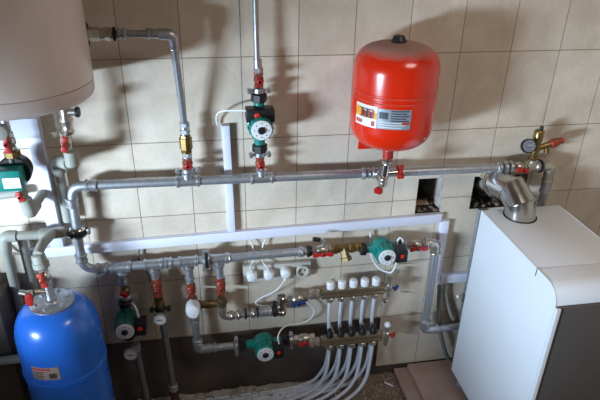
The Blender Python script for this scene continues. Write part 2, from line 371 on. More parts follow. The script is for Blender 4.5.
def pump(p, a, label, box, m='teal', boxsize=(0.05, 0.055, 0.05), port=0.078, nut=0.030, s=1.0, lampoff=(0, 0), mark='round', boxy=-0.044, off=0.034):
    """circulation pump: local z flow, motor towards local -y; box = local x,z direction of the terminal box"""
    t = thing('circulation_pump', label, 'pump', frame(p, a), 'circulation pumps')
    RX = Matrix.Rotation(PI/2, 4, 'X')        # lathe z -> local -y
    b = MB()
    b.lathe([(-port, 0.019), (-port*0.55, 0.019), (-port*0.3, 0.024), (port*0.3, 0.024), (port*0.55, 0.019), (port, 0.019)], 22)
    b.lathe([(-0.032, 0.022), (-0.026, 0.036), (-0.018, 0.043), (0.012, 0.046), (0.02, 0.045), (0.022, 0.040)], 28, RX)
    b.build('casing', M[m], t)
    b = MB(); b.lathe([(0.020, 0.044), (0.024, 0.0445), (0.026, 0.041), (0.066, 0.0405), (0.070, 0.039), (0.073, 0.0365)], 32, RX)
    for k in range(16):
        an = 2*PI*k/16
        b.box((0, 0, 0), (0.003, 0.036, 0.005), 0.0008, Matrix.Rotation(an, 4, 'Y') @ Matrix.Translation((0, -0.046, 0.0412)))
    mh = b.build('motor_housing', M[m], t)
    for k in range(4):
        an = PI/4+k*PI/2
        MB().lathe([(0, 0.0045), (0.004, 0.0045), (0.005, 0.003)], 10, Matrix.Translation((0.038*math.cos(an), -0.022, 0.038*math.sin(an))) @ RX).build('bolt', M['chrome'], t)
    for sg in (-1, 1):
        b = MB(); z0 = sg*port; z1 = sg*(port+nut); r = 0.0275
        b.lathe([(min(z0, z1), r*0.88), (min(z0, z1)+0.003, r), (max(z0, z1)-0.003, r), (max(z0, z1), r*0.88)], 8)
        b.build('union_nut', M['black'], t)
    d = MB().lathe([(0.073, 0.0345), (0.0755, 0.0355), (0.0785, 0.0345), (0.079, 0.032)], 36, RX).build('dial', M['dial'], t)
    MB().lathe([(0.079, 0.0135), (0.084, 0.0125), (0.0855, 0.011)], 22, RX).build('knob', M['black'], d)
    b = MB()
    for k in range(8):
        an = k*PI/4; w, h = ((0.0035, 0.0035) if k % 2 else (0.006, 0.0025))
        b.box((0, -0.0793, 0.0245), (w, 0.0006, h), 0, Matrix.Rotation(an, 4, 'Y'))
    for k in range(20):
        if k % 5: b.box((0, -0.0793, 0.0305), (0.0010, 0.0006, 0.002), 0, Matrix.Rotation(k*2*PI/20, 4, 'Y'))
    b.build('dial_markings', M['ink'], d)
    bx, bz = box; w, dd, h = boxsize
    c = V((bx*(off+w/2*abs(bx)), boxy, bz*(off+h/2*abs(bz))))
    tb = MB().box(c, (w, dd, h), 0.004).build('terminal_box', M['black'], t)
    f = c.y-dd/2
    lx, lz = c.x+lampoff[0], c.z+lampoff[1]
    if mark == 'round': MB().lathe([(0, 0.0095), (0.003, 0.0095), (0.005, 0.007)], 18, Matrix.Translation((lx, f+0.001, lz)) @ RX).build('switch', M['redlamp'], tb)
    else: MB().box((lx, f-0.001, lz), (0.016, 0.004, 0.012), 0.001).build('switch', M['redlamp'], tb)
    return t

def thermometer(p, front, label, r=0.024):
    t = thing('pipe_thermometer', label, 'thermometer', frame(p, (0, 0, 1), front), 'dial thermometers on the supply pipes')
    RX = Matrix.Rotation(PI/2, 4, 'X')
    MB().lathe([(-0.018, 0.005), (-0.004, 0.006)], 12, RX).build('stem', M['oldbrass'], t)
    MB().lathe([(-0.004, r*0.8), (0, r), (0.010, r), (0.013, r*0.97), (0.013, r*0.86)], 30, RX).build('case', M['galvfit'], t)
    d = MB().lathe([(0.0125, r*0.86), (0.0136, r*0.86)], 30, RX).build('dial', M['dial'], t)
    b = MB(); b.box((0, -0.0142, 0), (r*1.0, 0.0008, 0.003)); b.box((0, -0.0142, 0), (0.006, 0.0008, 0.006), 0.0, Matrix.Identity(4))
    for k in range(9):
        b.box((0, -0.0141, r*0.7), (0.0012, 0.0006, 0.003), 0, Matrix.Rotation((k-4)*0.45, 4, 'Y'))
    b.build('needle', M['ink'], d)
    return t

def threaded(name, label, p0, p1, r, m, cat, nuts=(0.3,), n=20, group=None):
    """short fitting: threaded barrel with hex nuts at fractions of its length"""
    p0, p1 = V(p0), V(p1); l = (p1-p0).length; pr = []
    k = max(3, int(l/0.005))
    for i in range(k+1):
        z = l*i/k; pr.append((z, r*(0.80 if i % 2 else 0.86)))
    o = tag(MB().along(p0, p1, pr, n).build(name, M[m]), label, cat, group)
    for q in nuts:
        c = lerp(p0, p1, q); a = (p1-p0).normalized()
        MB().hexn(c-a*0.008, c+a*0.008, r).build('nut', M[m], o, True)
    return o
X1, Z1 = V((1, 0, 0)), V((0, 0, 1))
D0 = 0.07
# ------------------------------------------------------------------ upper header
UZ = lambda x: 1.0755-0.0135*(x-0.056)
def UP(x): return V((x, -D0, UZ(x)))
LZ = lambda x: 0.7285+0.008*(x+0.16)
def LP(x): return V((x, -D0, LZ(x)))
ux = lambda px, py: W(px, py, D0).x
hdr = pipe('header_pipe', 'long upper galvanised header pipe running across the wall under the red tank', [UP(1.415), UP(-0.214), V((-0.219, -D0, 0.918))], 0.0165, 'galv', rad=0.045)
sleeve(hdr, UP(-0.165), UP(-0.125)); sleeve(hdr, V((-0.2185, -D0, 1.035)), V((-0.2188, -D0, 1.0)))
for px in (188, 262): tee(hdr, UP(ux(px, 179)), X1, Z1, l=0.085)
tee(hdr, UP(0.905), X1, (0, -1, 0), l=0.05, bl=0.03)
collar(hdr, UP(0.845), X1, 0.0235, 0.014); collar(hdr, UP(0.865), X1, 0.021, 0.01)
collar(hdr, UP(1.40), X1, 0.0225, 0.014)
# union with the black and chrome rings on the left riser
t = thing('pipe_union', 'chrome and black ring union on the left riser of the header', 'pipe fitting', V((-0.2205, -D0, 0.898)))
MB().lathe([(-0.020, 0.026), (-0.016, 0.034), (-0.008, 0.035), (-0.006, 0.030)], 28).build('lower_ring', M['chrome'], t)
MB().lathe([(-0.006, 0.033), (-0.003, 0.036), (0.004, 0.036), (0.006, 0.032)], 28).build('gasket', M['black'], t)
MB().lathe([(0.006, 0.028), (0.009, 0.031), (0.014, 0.029), (0.020, 0.022)], 28).build('upper_ring', M['chrome'], t)
for s_ in (-1, 1):
    MB().box((s_*0.041, -0.006, 0), (0.012, 0.016, 0.022), 0.003).build('bolt_ear', M['galvfit'], t)
# ------------------------------------------------------------------ lower header
low = pipe('header_pipe', 'lower galvanised header pipe from the left riser to the red-handled valve', [V((-0.222, -D0, 0.877)), V((-0.226, -D0, LZ(-0.226))), LP(0.632)], 0.0165, 'galv', rad=0.055)
sleeve(low, V((-0.2245, -D0, 0.80)), V((-0.225, -D0, 0.765))); sleeve(low, LP(-0.178), LP(-0.135))
DX = [ux(122, 272), ux(154, 268), ux(188.5, 265), ux(219, 262)]
for x in DX: tee(low, LP(x), X1, (0, 0, -1), l=0.075, bl=0.036)
sleeve(low, LP(0.075), LP(0.105)); collar(low, LP(0.322), X1); collar(low, LP(0.61), X1, 0.022, 0.02)
xu = ux(206, 259)
t = thing('pipe_union', 'black and chrome bolted union in the middle of the lower header', 'pipe fitting', frame(LP(xu), X1))
MB().lathe([(-0.014, 0.024), (-0.011, 0.032), (-0.004, 0.033), (-0.003, 0.028)], 28).build('ring', M['galvfit'], t)
MB().lathe([(-0.003, 0.033), (-0.001, 0.036), (0.004, 0.036), (0.006, 0.033)], 28).build('gasket', M['black'], t)
MB().lathe([(0.006, 0.028), (0.008, 0.032), (0.012, 0.031), (0.015, 0.024)], 28).build('ring', M['galvfit'], t)
for s_ in (-1, 1): MB().cyl((s_*0.04, -0.004, -0.014), (s_*0.04, -0.004, 0.016), 0.006, 12).build('bolt', M['galvfit'], t)

# ------------------------------------------------------------------ water heater (upper left)
HC = V((-0.280, -0.24, 1.447)); HR = 0.228
t = thing('water_heater', 'large round white wall hung water heater at the top left', 'water heater', HC)
MB().lathe([(0.052, HR-0.002), (0.054, HR), (0.95, HR), (1.0, HR-0.02), (1.03, HR-0.09)], 72).build('body', M['heater'], t)
MB().lathe([(0.0, 0.02), (0.0, HR-0.028), (0.004, HR-0.014), (0.012, HR-0.004), (0.022, HR-0.001), (0.0505, HR-0.001), (0.051, HR-0.004)], 72).build('bottom_rim', M['heaterrim'], t)
MB().lathe([(-0.020, 0.012), (-0.020, 0.07), (-0.014, 0.085), (0.0, 0.09)], 40, Matrix.Translation((-0.05, -0.01, 0))).build('thermostat_cover', M['heaterrim'], t)
b = MB(); b.box((0, 0.225, 0.75), (0.26, 0.025, 0.05), 0.004); b.build('wall_bracket', M['galvfit'], t)
# outlet on the side of the heater and the riser pipe leading down to the header
oy = -0.145; oz = W(100, 34, 0.145).z; ex = HC.x+math.sqrt(HR**2-(oy-HC.y)**2)-0.006
g = tag(MB().along((ex-0.004, oy, oz), (ex+0.018, oy, oz), [(0, 0.036), (0.006, 0.041), (0.014, 0.041), (0.020, 0.030)], 30).build('rubber_gasket', M['rubber']), 'round black gasket around the side outlet of the white water heater', 'gasket')
xs_ = lambda px: W(px, 33, 0.145).x
t = threaded('threaded_nipple', 'steel nipple with nuts screwed into the heater side outlet', (ex+0.016, oy, oz), (xs_(112), oy, oz), 0.0215, 'nickel', 'pipe fitting', (0.12, 0.35, 0.8))
collar(t, (xs_(114.2), oy, oz), X1, 0.0215, 0.007, 'rubber', 'black_washer')
rx0 = xs_(172.5)
rp = pipe('riser_pipe', 'thin steel pipe bending down from the water heater to the brass check valve', [(xs_(116), oy, oz), (rx0, oy, oz-0.004), (0.193, -D0, W(185, 123, D0).z)], 0.0118, 'galv', rad=0.028)
sleeve(rp, (xs_(117), oy, oz), (xs_(126), oy, oz), 0.0145); sleeve(rp, (xs_(146), oy, oz), (xs_(162), oy, oz-0.003), 0.0145, 'galvfit', 'elbow_collar')
e0 = lerp((rx0, oy, oz-0.004), (0.193, -D0, W(185, 123, D0).z), 0.045); e1 = lerp((rx0, oy, oz-0.004), (0.193, -D0, W(185, 123, D0).z), 0.13)
MB().tube(fillet([(xs_(160), oy, oz-0.003), (rx0, oy, oz-0.004), e1], 0.026), 0.0172, 18).build('elbow', M['galvfit'], rp, True)
collar(rp, e1, e1-e0, 0.0185, 0.014)
ax = 0.193
zc = lambda px, py: W(px, py, D0).z
threaded('hex_adaptor', 'steel hex adaptor above the brass check valve', (ax, -D0, zc(184, 134)), (ax, -D0, zc(184, 122)), 0.0185, 'galvfit', 'pipe fitting', (0.25, 0.8))
t = thing('check_valve', 'octagonal brass check valve in the pipe under the water heater outlet', 'valve', V((ax, -D0, zc(184, 143))))
MB().lathe([(-0.030, 0.0175), (-0.027, 0.019), (-0.022, 0.019), (-0.020, 0.0225), (0.020, 0.0225), (0.022, 0.019), (0.030, 0.0185)], 8).build('body', M['brass'], t)
MB().lathe([(-0.036, 0.0185), (-0.030, 0.0185)], 20).build('lower_collar', M['brass'], t)
threaded('hex_adaptor', 'steel hex adaptor below the brass check valve', (ax, -D0, zc(186, 158)), (ax, -D0, zc(185.5, 150.5)), 0.0185, 'galvfit', 'pipe fitting', (0.5,))
valve((ax, -D0, zc(186.5, 163)), Z1, 'small red-handled valve below the brass check valve on the upper header', 0.046, 0.0175, 'redpaint', 'butterfly', 'redplastic', 0.0, 0.03)
butterfly_clamp((ax, -D0, UZ(ax)+0.045), Z1, 'grey winged union ring under the brass check valve', 0.0225, wing=0.036, m='galvfit')

# ------------------------------------------------------------------ pump riser in the middle
px_ = 0.452
rp = pipe('riser_pipe', 'thin upright steel pipe rising from the middle pump to the ceiling', [(px_-0.016, -D0, 2.69), (px_-0.004, -D0, zc(255.5, 61))], 0.0092, 'galv')
threaded('hex_adaptor', 'steel hex reducer above the red valve of the middle pump riser', (px_, -D0, zc(257, 73)), (px_-0.003, -D0, zc(255.5, 59)), 0.017, 'galvfit', 'pipe fitting', (0.25,))
valve((px_, -D0, zc(257, 79.5)), Z1, 'red-handled valve above the middle pump', 0.052, 0.016, 'redpaint', 'butterfly', 'redplastic', 0.4, 0.026)
butterfly_clamp((px_, -D0, 1.402), Z1, 'winged union ring above the middle pump', 0.02)
pump((px_, -D0, 1.284), Z1, 'teal circulation pump on the upright pipe left of the red tank', (0, 1), 'teal', (0.098, 0.060, 0.044), lampoff=(-0.012, 0.004), boxy=-0.020, off=0.018)
butterfly_clamp((px_, -D0, 1.166), Z1, 'winged union ring below the middle pump', 0.02)
valve((px_, -D0, zc(261, 163)), Z1, 'red-handled valve between the middle pump and the upper header', 0.05, 0.016, 'redpaint', 'butterfly', 'redplastic', 0.5, 0.026)
threaded('hex_adaptor', 'steel hex adaptor where the middle pump riser meets the upper header', (px_, -D0, UZ(px_)+0.03), (px_, -D0, zc(261.5, 167)), 0.0165, 'galvfit', 'pipe fitting', (0.5,))

# ------------------------------------------------------------------ trunking
TRG = 'white cable trunking'
def trunk(name, label, a, b_, w, d=0.018, horizontal=False, y0=0.0):
    a, b_ = V(a), V(b_); t = (b_-a); l = t.length
    fr = frame((a+b_)/2, t, (0, -1, 0)); o = thing(name, label, 'cable trunking', fr, TRG)
    MB().box((0, d/2-d/2, 0), (w, d*0.6, l), 0.001, Matrix.Translation((0, -d*0.3, 0))).build('channel', M['trunk'], o)
    MB().box((0, -d*0.82, 0), (w*1.0, d*0.36, l-0.001), 0.0015).build('cover', M['trunk'], o)
    return o
HTL = lambda x: 0.783+0.0195*(x+0.44)
trunk('cable_trunking', 'long white horizontal cable trunking between the two header pipes', (-0.44, 0, HTL(-0.44)), (1.218, 0, HTL(1.218)), 0.040, 0.022)
trunk('cable_trunking', 'short white upright trunking between the brass check valve and the middle pump', (0.34, 0, HTL(0.34)+0.0215), (0.335, 0, 1.262), 0.029, 0.024)
trunk('cable_trunking', 'white upright trunking at the right end of the long horizontal trunking', (1.238, 0, 0.80), (1.236, 0, 0.487), 0.034, 0.022)
trunk('cable_trunking', 'short white trunking running behind the left side of the floor boiler', (1.256, 0, 0.497), (1.48, 0, 0.499), 0.045, 0.022)
vx0, vx1 = W(43, 140, 0.012), W(57, 240, 0.012)
trunk('cable_trunking', 'white upright trunking left of the thick grey plastic pipe below the heater', (-0.312, 0, HTL(-0.312)+0.0215), (-0.312, 0, 1.248), 0.044, 0.03)
trunk('cable_trunking', 'white wide trunking end under the bottom of the water heater', (-0.70, 0, 1.285), (-0.287, 0, 1.285), 0.07, 0.04)

# ------------------------------------------------------------------ red expansion tank
TX, TD = 0.900, 0.172; TR = 0.1425; zb, zt = 1.219, 1.577
t = thing('expansion_tank', 'red expansion vessel with dusty top hung above the upper header', 'tank', V((TX, -TD, zb)))
H = zt-zb; prof = []
for i in range(13):
    an = PI/2*i/12; prof.append((0.085-0.083*math.cos(an), max(0.02, TR*math.sin(an)**0.62) if i else 0.02))
prof[0] = (0.0, 0.03); prof = sorted(prof)
zs_ = 0.194
prof += [(zs_-0.03, TR), (zs_-0.008, TR), (zs_-0.005, TR-0.003), (zs_-0.001, TR-0.003), (zs_+0.002, TR), (zs_+0.010, TR), (zs_+0.013, TR-0.003), (zs_+0.017, TR-0.003), (zs_+0.020, TR)]
for i in range(13):
    an = PI/2*i/12; prof.append((H-0.082+0.082*math.sin(an), max(0.03, TR*math.cos(an)**0.62) if i < 12 else 0.03))
MB().lathe(prof, 72).build('shell', M['redtankdust'], t)
MB().lathe([(H-0.004, 0.026), (H+0.004, 0.026), (H+0.012, 0.021), (H+0.020, 0.018), (H+0.022, 0.012)], 12).build('valve_cap', M['black'], t)
MB().lathe([(-0.010, 0.036), (-0.002, 0.042), (0.003, 0.04)], 28).build('neck_flange', M['galvfit'], t)
b = MB(); b.box((-0.040, 0.142, -0.045), (0.062, 0.006, 0.048), 0.001); b.box((-0.040, 0.148, 0.10), (0.05, 0.010, 0.30), 0.001); b.box((-0.040, 0.158, 0.05), (0.03, 0.026, 0.03), 0.001); b.build('wall_bracket', M['redtank'], t)
# stickers, bent around the shell
def patch(name, parent, a0, a1, z0, z1, r, m, n=14):
    vs = []; fs = []
    for k in range(n+1):
        a = a0+(a1-a0)*k/n
        for z in (z0, z1):
            for rr in (r, r+0.0008): vs.append((rr*math.sin(a), -rr*math.cos(a), z))
    for k in range(n):
        i, j = 4*k, 4*k+4
        fs += [(i+1, j+1, j+3, i+3), (i, i+2, j+2, j), (i, j, j+1, i+1), (i+2, i+3, j+3, j+2)]
    fs += [(0, 1, 3, 2), (4*n, 4*n+2, 4*n+3, 4*n+1)]
    return MB().add(vs, fs).build(name, M[m], parent)
fac = math.atan2(TX-CX, -TD-CY)      # angle at which the camera sees the tank
A = lambda f: -fac+f*1.0
r_ = TR+0.0006
A0, A1, A2 = -1.29, -0.67, 0.10
lz0, lz1 = 0.106, 0.178
st = patch('sticker', t, A0, A1, lz0, lz1, r_, 'stickwhite')
patch('sticker_stripe', st, A0+0.01, A1-0.01, lz0+0.030, lz0+0.052, r_+0.0009, 'orange'); patch('sticker_stripe', st, A0+0.03, A0+0.17, lz0+0.046, lz0+0.062, r_+0.0018, 'orange')
for k in range(7): patch('sticker_print', st, A0+0.20+0.05*k, A0+0.20+0.05*k+0.045, lz0+0.034+0.003*math.sin(k*2.1), lz0+0.058-0.003*(k % 3), r_+0.0027, 'ink' if k % 2 else 'stickred', 3)
for k in range(2): patch('sticker_print', st, A0+0.17, A1-0.10, lz0+0.032+0.026*k, lz0+0.0345+0.026*k, r_+0.0030, 'ink')
for k in range(3): patch('sticker_print', st, A0+0.04+0.07*k, A0+0.09+0.07*k, lz0+0.008, lz0+0.020, r_+0.0012, 'stickred', 3)
patch('sticker_print', st, A1-0.13, A1-0.05, lz0+0.006, lz0+0.022, r_+0.0012, 'stickred', 3)
st = patch('sticker', t, A1+0.012, A2, lz0+0.002, lz1-0.004, r_, 'stickgrey')
for k in range(11): patch('barcode_bar', st, A1+0.04+0.02*k, A1+0.04+0.02*k+(0.013 if k % 3 else 0.008), lz0+0.036, lz1-0.014, r_+0.0010, 'ink', 2)
for k in range(5): patch('sticker_print', st, A1+0.31, A2-0.05-0.06*(k % 2), lz0+0.030+0.008*k, lz0+0.033+0.008*k, r_+0.0010, 'ink')
for k in range(3): patch('sticker_print', st, A1+0.06, A2-0.20+0.08*k, lz0+0.007+0.008*k, lz0+0.010+0.008*k, r_+0.0010, 'dial')
patch('sticker_print', st, A2-0.2, A2-0.03, lz0+0.02, lz0+0.027, r_+0.0011, 'stickred', 4)
# connection below the red tank
tx = TX+0.003; ty = -0.11
n0 = V((TX, -TD, zb-0.012))
o = tag(MB().hexn(n0, n0-V((0, 0.0, 0.038)), 0.0195, 10).build('tank_nut', M['redplastic']), 'red hexagonal nut screwed to the bottom of the red tank', 'nut')
cp = V((TX, -TD, zb-0.054)); dn = V((TX-0.004, -0.14, 1.015))
o = pipe('tank_connector', 'short chrome pipe from the red tank nut down to the drain cock', [cp+V((0, 0, 0.002)), V((TX-0.002, -TD+0.006, 1.10)), V((TX-0.005, -0.160, 1.070))], 0.0125, 'chrome')
collar(o, cp-V((0, 0, 0.012)), Z1, 0.018, 0.018, 'nickel', 'nut'); collar(o, V((TX-0.004, -0.163, 1.088)), Z1, 0.018, 0.016, 'nickel', 'nut')
MB().sphere((TX-0.005, -0.158, 1.064), 0.018).build('elbow', M['nickel'], o, True)
MB().cyl((TX-0.005, -0.152, 1.064), (TX-0.005, -D0-0.024, UZ(TX)-0.002), 0.013).build('branch', M['nickel'], o, True)
MB().cyl((TX, -0.165, 1.106), (TX+0.045, -0.165, 1.108), 0.009).build('branch', M['chrome'], o, True)
vt = thing('valve_handle', 'red cross handle on the side stem below the red tank', 'valve handle', frame((TX+0.047, -0.165, 1.108), X1))
b = MB(); b.lathe([(0, 0.010), (0.014, 0.012), (0.018, 0.008)], 16)
for k in range(4): b.box((0, 0, 0), (0.018, 0.016, 0.016), 0.005, Matrix.Rotation(k*PI/2+0.3, 4, 'Z') @ Matrix.Translation((0.022, 0, 0.009)))
b.build('grip', M['redplastic'], vt); MB().cyl((0, 0, -0.001), (0, 0, 0.0225), 0.004, 10).build('screw', M['chrome'], vt)
vt = thing('drain_cock', 'small red drain cock hanging lowest under the red tank', 'valve', V((TX-0.018, -0.165, 1.058)))
MB().cyl((0.008, 0.004, 0.014), (0.0, -0.004, -0.006), 0.009, 14).build('spout', M['nickel'], vt)
b = MB(); b.prism([(-0.019, -0.006), (-0.012, 0.008), (0.012, 0.008), (0.019, -0.006), (0.012, -0.018), (-0.012, -0.018)], -0.014, -0.004, 0.003, Matrix.Translation((-0.004, 0, -0.012)) @ Matrix.Rotation(0.4, 4, 'Y')); b.build('handle', M['redplastic'], vt)

# ------------------------------------------------------------------ safety group (upper right)
rxx = lambda px: W(px, 168, D0).x
t = thing('pipe_coupling', 'pair of round grey rings at the right end of the upper header', 'pipe fitting', frame(UP(1.43), X1))
for q in (0.0, 0.022): MB().lathe([(q-0.008, 0.019), (q-0.006, 0.025), (q+0.004, 0.026), (q+0.007, 0.019)], 24).build('ring', M['galvfit'], t)
valve(UP(1.488), X1, 'red-handled valve at the right end of the upper header', 0.06, 0.019, 'nickel', 'butterfly', 'redplastic', PI/2+0.2, 0.05)
ts = thing('tee_fitting', 'nickel tee carrying the brass safety group above the boiler', 'pipe fitting', frame(UP(1.545), X1))
b = MB(); b.lathe([(-0.027, 0.019), (-0.024, 0.022), (-0.014, 0.022), (-0.011, 0.019), (0.011, 0.019), (0.014, 0.023), (0.027, 0.023), (0.029, 0.019)], 22)
b.cyl((0, 0, 0), (-0.030, 0, 0), 0.018); b.build('body', M['nickel'], ts)
MB().lathe([(0.029, 0.020), (0.030, 0.027), (0.037, 0.027), (0.039, 0.020)], 24).build('black_ring', M['rubber'], ts)
sg = thing('safety_group', 'brass boiler safety group with gauge, air vent and red relief cap', 'safety valve', frame(UP(1.541)+V((0, 0, 0.031)), W(536.5, 136, D0)-W(530, 162, D0)))
b = MB(); b.lathe([(0, 0.015), (0.004, 0.018), (0.014, 0.018), (0.016, 0.013), (0.03, 0.014), (0.034, 0.019), (0.058, 0.019), (0.062, 0.014), (0.07, 0.013), (0.074, 0.017), (0.082, 0.019), (0.118, 0.019), (0.124, 0.015), (0.126, 0.009)], 22)
b.build('column', M['brass'], sg); MB().cyl((0.006, 0, 0.126), (0.006, 0, 0.138), 0.0075, 12).build('vent_cap', M['black'], sg)
b = MB(); b.cyl((0, 0, 0.046), (0.060, -0.004, 0.066), 0.0125, 16); b.cyl((0.046, 0, 0.061), (0.052, -0.006, 0.028), 0.0105, 14); b.build('relief_branch', M['brass'], sg)
MB().along((0.058, -0.004, 0.065), (0.108, -0.006, 0.082), [(0, 0.014), (0.004, 0.018), (0.030, 0.017), (0.032, 0.014), (0.05, 0.013), (0.053, 0.010)], 12).build('relief_cap', M['redpaint'], sg)
MB().cyl((0, 0, 0.046), (-0.030, -0.014, 0.060), 0.008, 12).build('gauge_stem', M['brass'], sg)
gp = V((-0.046, -0.020, 0.066)); gt = Matrix.Translation(gp) @ Matrix.Rotation(PI/2-0.35, 4, 'X') @ Matrix.Rotation(-0.25, 4, 'Y')
ga = MB().lathe([(-0.012, 0.024), (-0.010, 0.0275), (0.008, 0.0285), (0.011, 0.027), (0.011, 0.024)], 32, gt).build('pressure_gauge', M['black'], sg)
MB().lathe([(0.0105, 0.0238), (0.0115, 0.0238)], 32, gt).build('gauge_face', mat('gauge_face', (112, 116, 122), 0.25, 0.0, 0.05, 60, coat=0.5), ga)
b = MB(); b.box((0.004, 0.003, 0.0120), (0.02, 0.0015, 0.0008), 0, gt)
for k in range(9): b.box((0, 0.019, 0.0118), (0.0012, 0.004, 0.0006), 0, gt @ Matrix.Rotation((k-4)*0.55, 4, 'Z'))
b.build('gauge_needle', M['dial'], ga)
bx = W(549, 170, D0).x
bp = pipe('boiler_return_pipe', 'galvanised pipe turning down behind the white floor boiler', [UP(1.585), UP(1.628), V((1.630, -D0, 0.001))], 0.0165, 'galv', rad=0.03)
MB().tube(fillet([UP(1.590), UP(1.628), V((1.6285, -D0, 0.995))], 0.035), 0.0205, 18).build('elbow', M['nickel'], bp, True)
sleeve(bp, V((1.629, -D0, 0.994)), V((1.629, -D0, 0.935)), 0.020, 'galvfit'); 

# ------------------------------------------------------------------ flue
t = thing('flue_pipe', 'shiny segmented steel flue elbow from the boiler top into the wall hole', 'flue pipe', V((1.490, -0.200, 0.905)))
fr_ = 0.060
def ring_seg(b, p0, p1, t0, t1, r, n=40):
    vs = []; fs = []
    for p, tt in ((p0, t0), (p1, t1)):
        tt = V(tt).normalized(); x = V((1, 0, 0)); x = (x-tt*x.dot(tt)).normalized(); y = tt.cross(x)
        for rr in (r, r-0.002):
            for k in range(n):
                a = 2*PI*k/n; vs.append(V(p)+(x*math.cos(a)+y*math.sin(a))*rr)
    for k in range(n):
        j = (k+1) % n
        fs += [(k, j, 2*n+j, 2*n+k), (n+k, 3*n+k, 3*n+j, n+j)]
    b.add(vs, fs)
FB = V((1.490, -0.200, 0.905))
FLP = [(V((1.457, -0.198, 0.885))-FB, V((-0.10, 0.10, 1))), (V((1.452, -0.186, 0.957))-FB, V((-0.24, 0.50, 0.86))), (V((1.436, -0.134, 0.993))-FB, V((-0.30, 0.95, 0.30))), (V((1.408, -0.070, 0.990))-FB, V((-0.22, 1, -0.40)))]
nm = ['lower_segment', 'middle_segment', 'upper_segment']
for i in range(3):
    b = MB(); (p0, t0), (p1, t1) = FLP[i], FLP[i+1]
    ring_seg(b, p0, p1, t0, t1, fr_-0.0012*i)
    s_ = b.build(nm[i], M['flue'], t, angle=60)
    b = MB(); tt = V(t1).normalized()
    b.along(p1-tt*0.0035, p1+tt*0.0035, [(0, fr_-0.002), (0.002, fr_+0.0025), (0.005, fr_+0.0025), (0.007, fr_-0.002)], 40); b.build('seam_bead', M['flue'], s_)
b = MB(); b.along(FLP[3][0], FLP[3][0]+V((0.03, 0.22, -0.10)), [(0, fr_-0.006), (0.001, fr_-0.001), (0.16, fr_-0.001)], 40); b.build('wall_segment', M['flue'], t)

# ------------------------------------------------------------------ white floor boiler
BX0, BX1, BY0, BY1, BZ0, BZ1 = 1.325, 1.665, -0.685, -0.132, 0.06, 0.905
t = thing('floor_boiler', 'white floor-standing boiler with dark front panel on the right', 'boiler', V(((BX0+BX1)/2, (BY0+BY1)/2, 0.0)))
cx_, cy_ = (BX0+BX1)/2, (BY0+BY1)/2
w, d = BX1-BX0, BY1-BY0
seam = -0.545-cy_
def side_profile(y0, y1, z0, z1, rad, seg=10):
    """side outline (y,z) with a rounded upper front edge at y0"""
    o = [(y0, z0), (y0, z1-rad)]
    for k in range(1, seg+1):
        a = PI/2*k/seg; o.append((y0+rad-rad*math.cos(a), z1-rad+rad*math.sin(a)))
    o += [(y1, z1), (y1, z0)]
    return o
RZ = Matrix.Rotation(PI/2, 4, 'Z')     # prism x,z outline -> y,z outline, extruded along x
def xprism(outline, x0, x1, bev=0.0):
    # prism builds (x=u, y=extr, z=v); rotate so that u -> y and extr -> -x
    return MB().prism(outline, -x1, -x0, bev, RZ)
# side panels, top, front hood with rounded edge, dark lower front door
op = [(seam+0.0, BZ0), (seam+0.0, BZ1), (d/2, BZ1), (d/2, BZ0)]
fo = side_profile(-d/2+0.012, d/2, BZ0, BZ1, 0.065)
xprism([(y, z) for y, z in fo], -w/2, -w/2+0.004, 0.001).build('side_panel', M['boiler'], t)
xprism([(y, z) for y, z in fo], w/2-0.004, w/2, 0.001).build('side_panel', M['boiler'], t)
bm_ = MB(); bm_.box((0, (seam+d/2)/2+0.001, BZ1-0.011), (w-0.009, d/2-seam-0.003, 0.020), 0.0015); tp = bm_.build('top_panel', M['boiler'], t)
hood = side_profile(-d/2+0.014, seam-0.0015, 0.845, BZ1-0.001, 0.06)
xprism(hood, -w/2+0.0045, w/2-0.0045, 0.001).build('front_hood', M['boiler'], t)
MB().box((0, -d/2+0.020, (BZ0+0.842)/2), (w-0.009, 0.028, 0.842-BZ0), 0.002).build('front_door', M['boilerfront'], t)
xprism([(-d/2, BZ0), (-d/2, 0.84), (-d/2+0.0115, 0.842), (-d/2+0.0115, BZ0)], -w/2+0.0005, -w/2+0.016, 0.001).build('front_trim', M['boiler'], t)
MB().box((0, 0.02, 0.5), (w-0.045, d-0.07, 0.80)).build('inner_casing', M['boiler'], t)
MB().box((0, d/2-0.004, 0.48), (w-0.04, 0.006, 0.83)).build('back_panel', M['galv'], t)
for sx in (-1, 1):
    for sy in (-1, 1):
        MB().lathe([(0.0, 0.02), (0.012, 0.022), (0.02, 0.012), (BZ0+0.042, 0.012)], 16, Matrix.Translation((sx*(w/2-0.035), sy*(d/2-0.05), 0.0))).build('foot', M['galvfit'], t)
MB().lathe([(0, 0.0585), (0.0, 0.0635), (0.003, 0.0635), (0.003, 0.0585)], 40, Matrix.Translation((1.456-cx_, -0.1955-cy_, BZ1-0.001))).build('flue_collar', M['rubber'], t)
MB().box((-w/2-0.0008, seam, BZ1-0.014), (0.0012, 0.003, 0.03)).build('seam', M['ink'], t)
# pipe from the right pump down and into the boiler
xr0, xr1 = W(431.5, 262, 0.05), W(423, 325, 0.05)
PX = 1.182; PD = 0.05

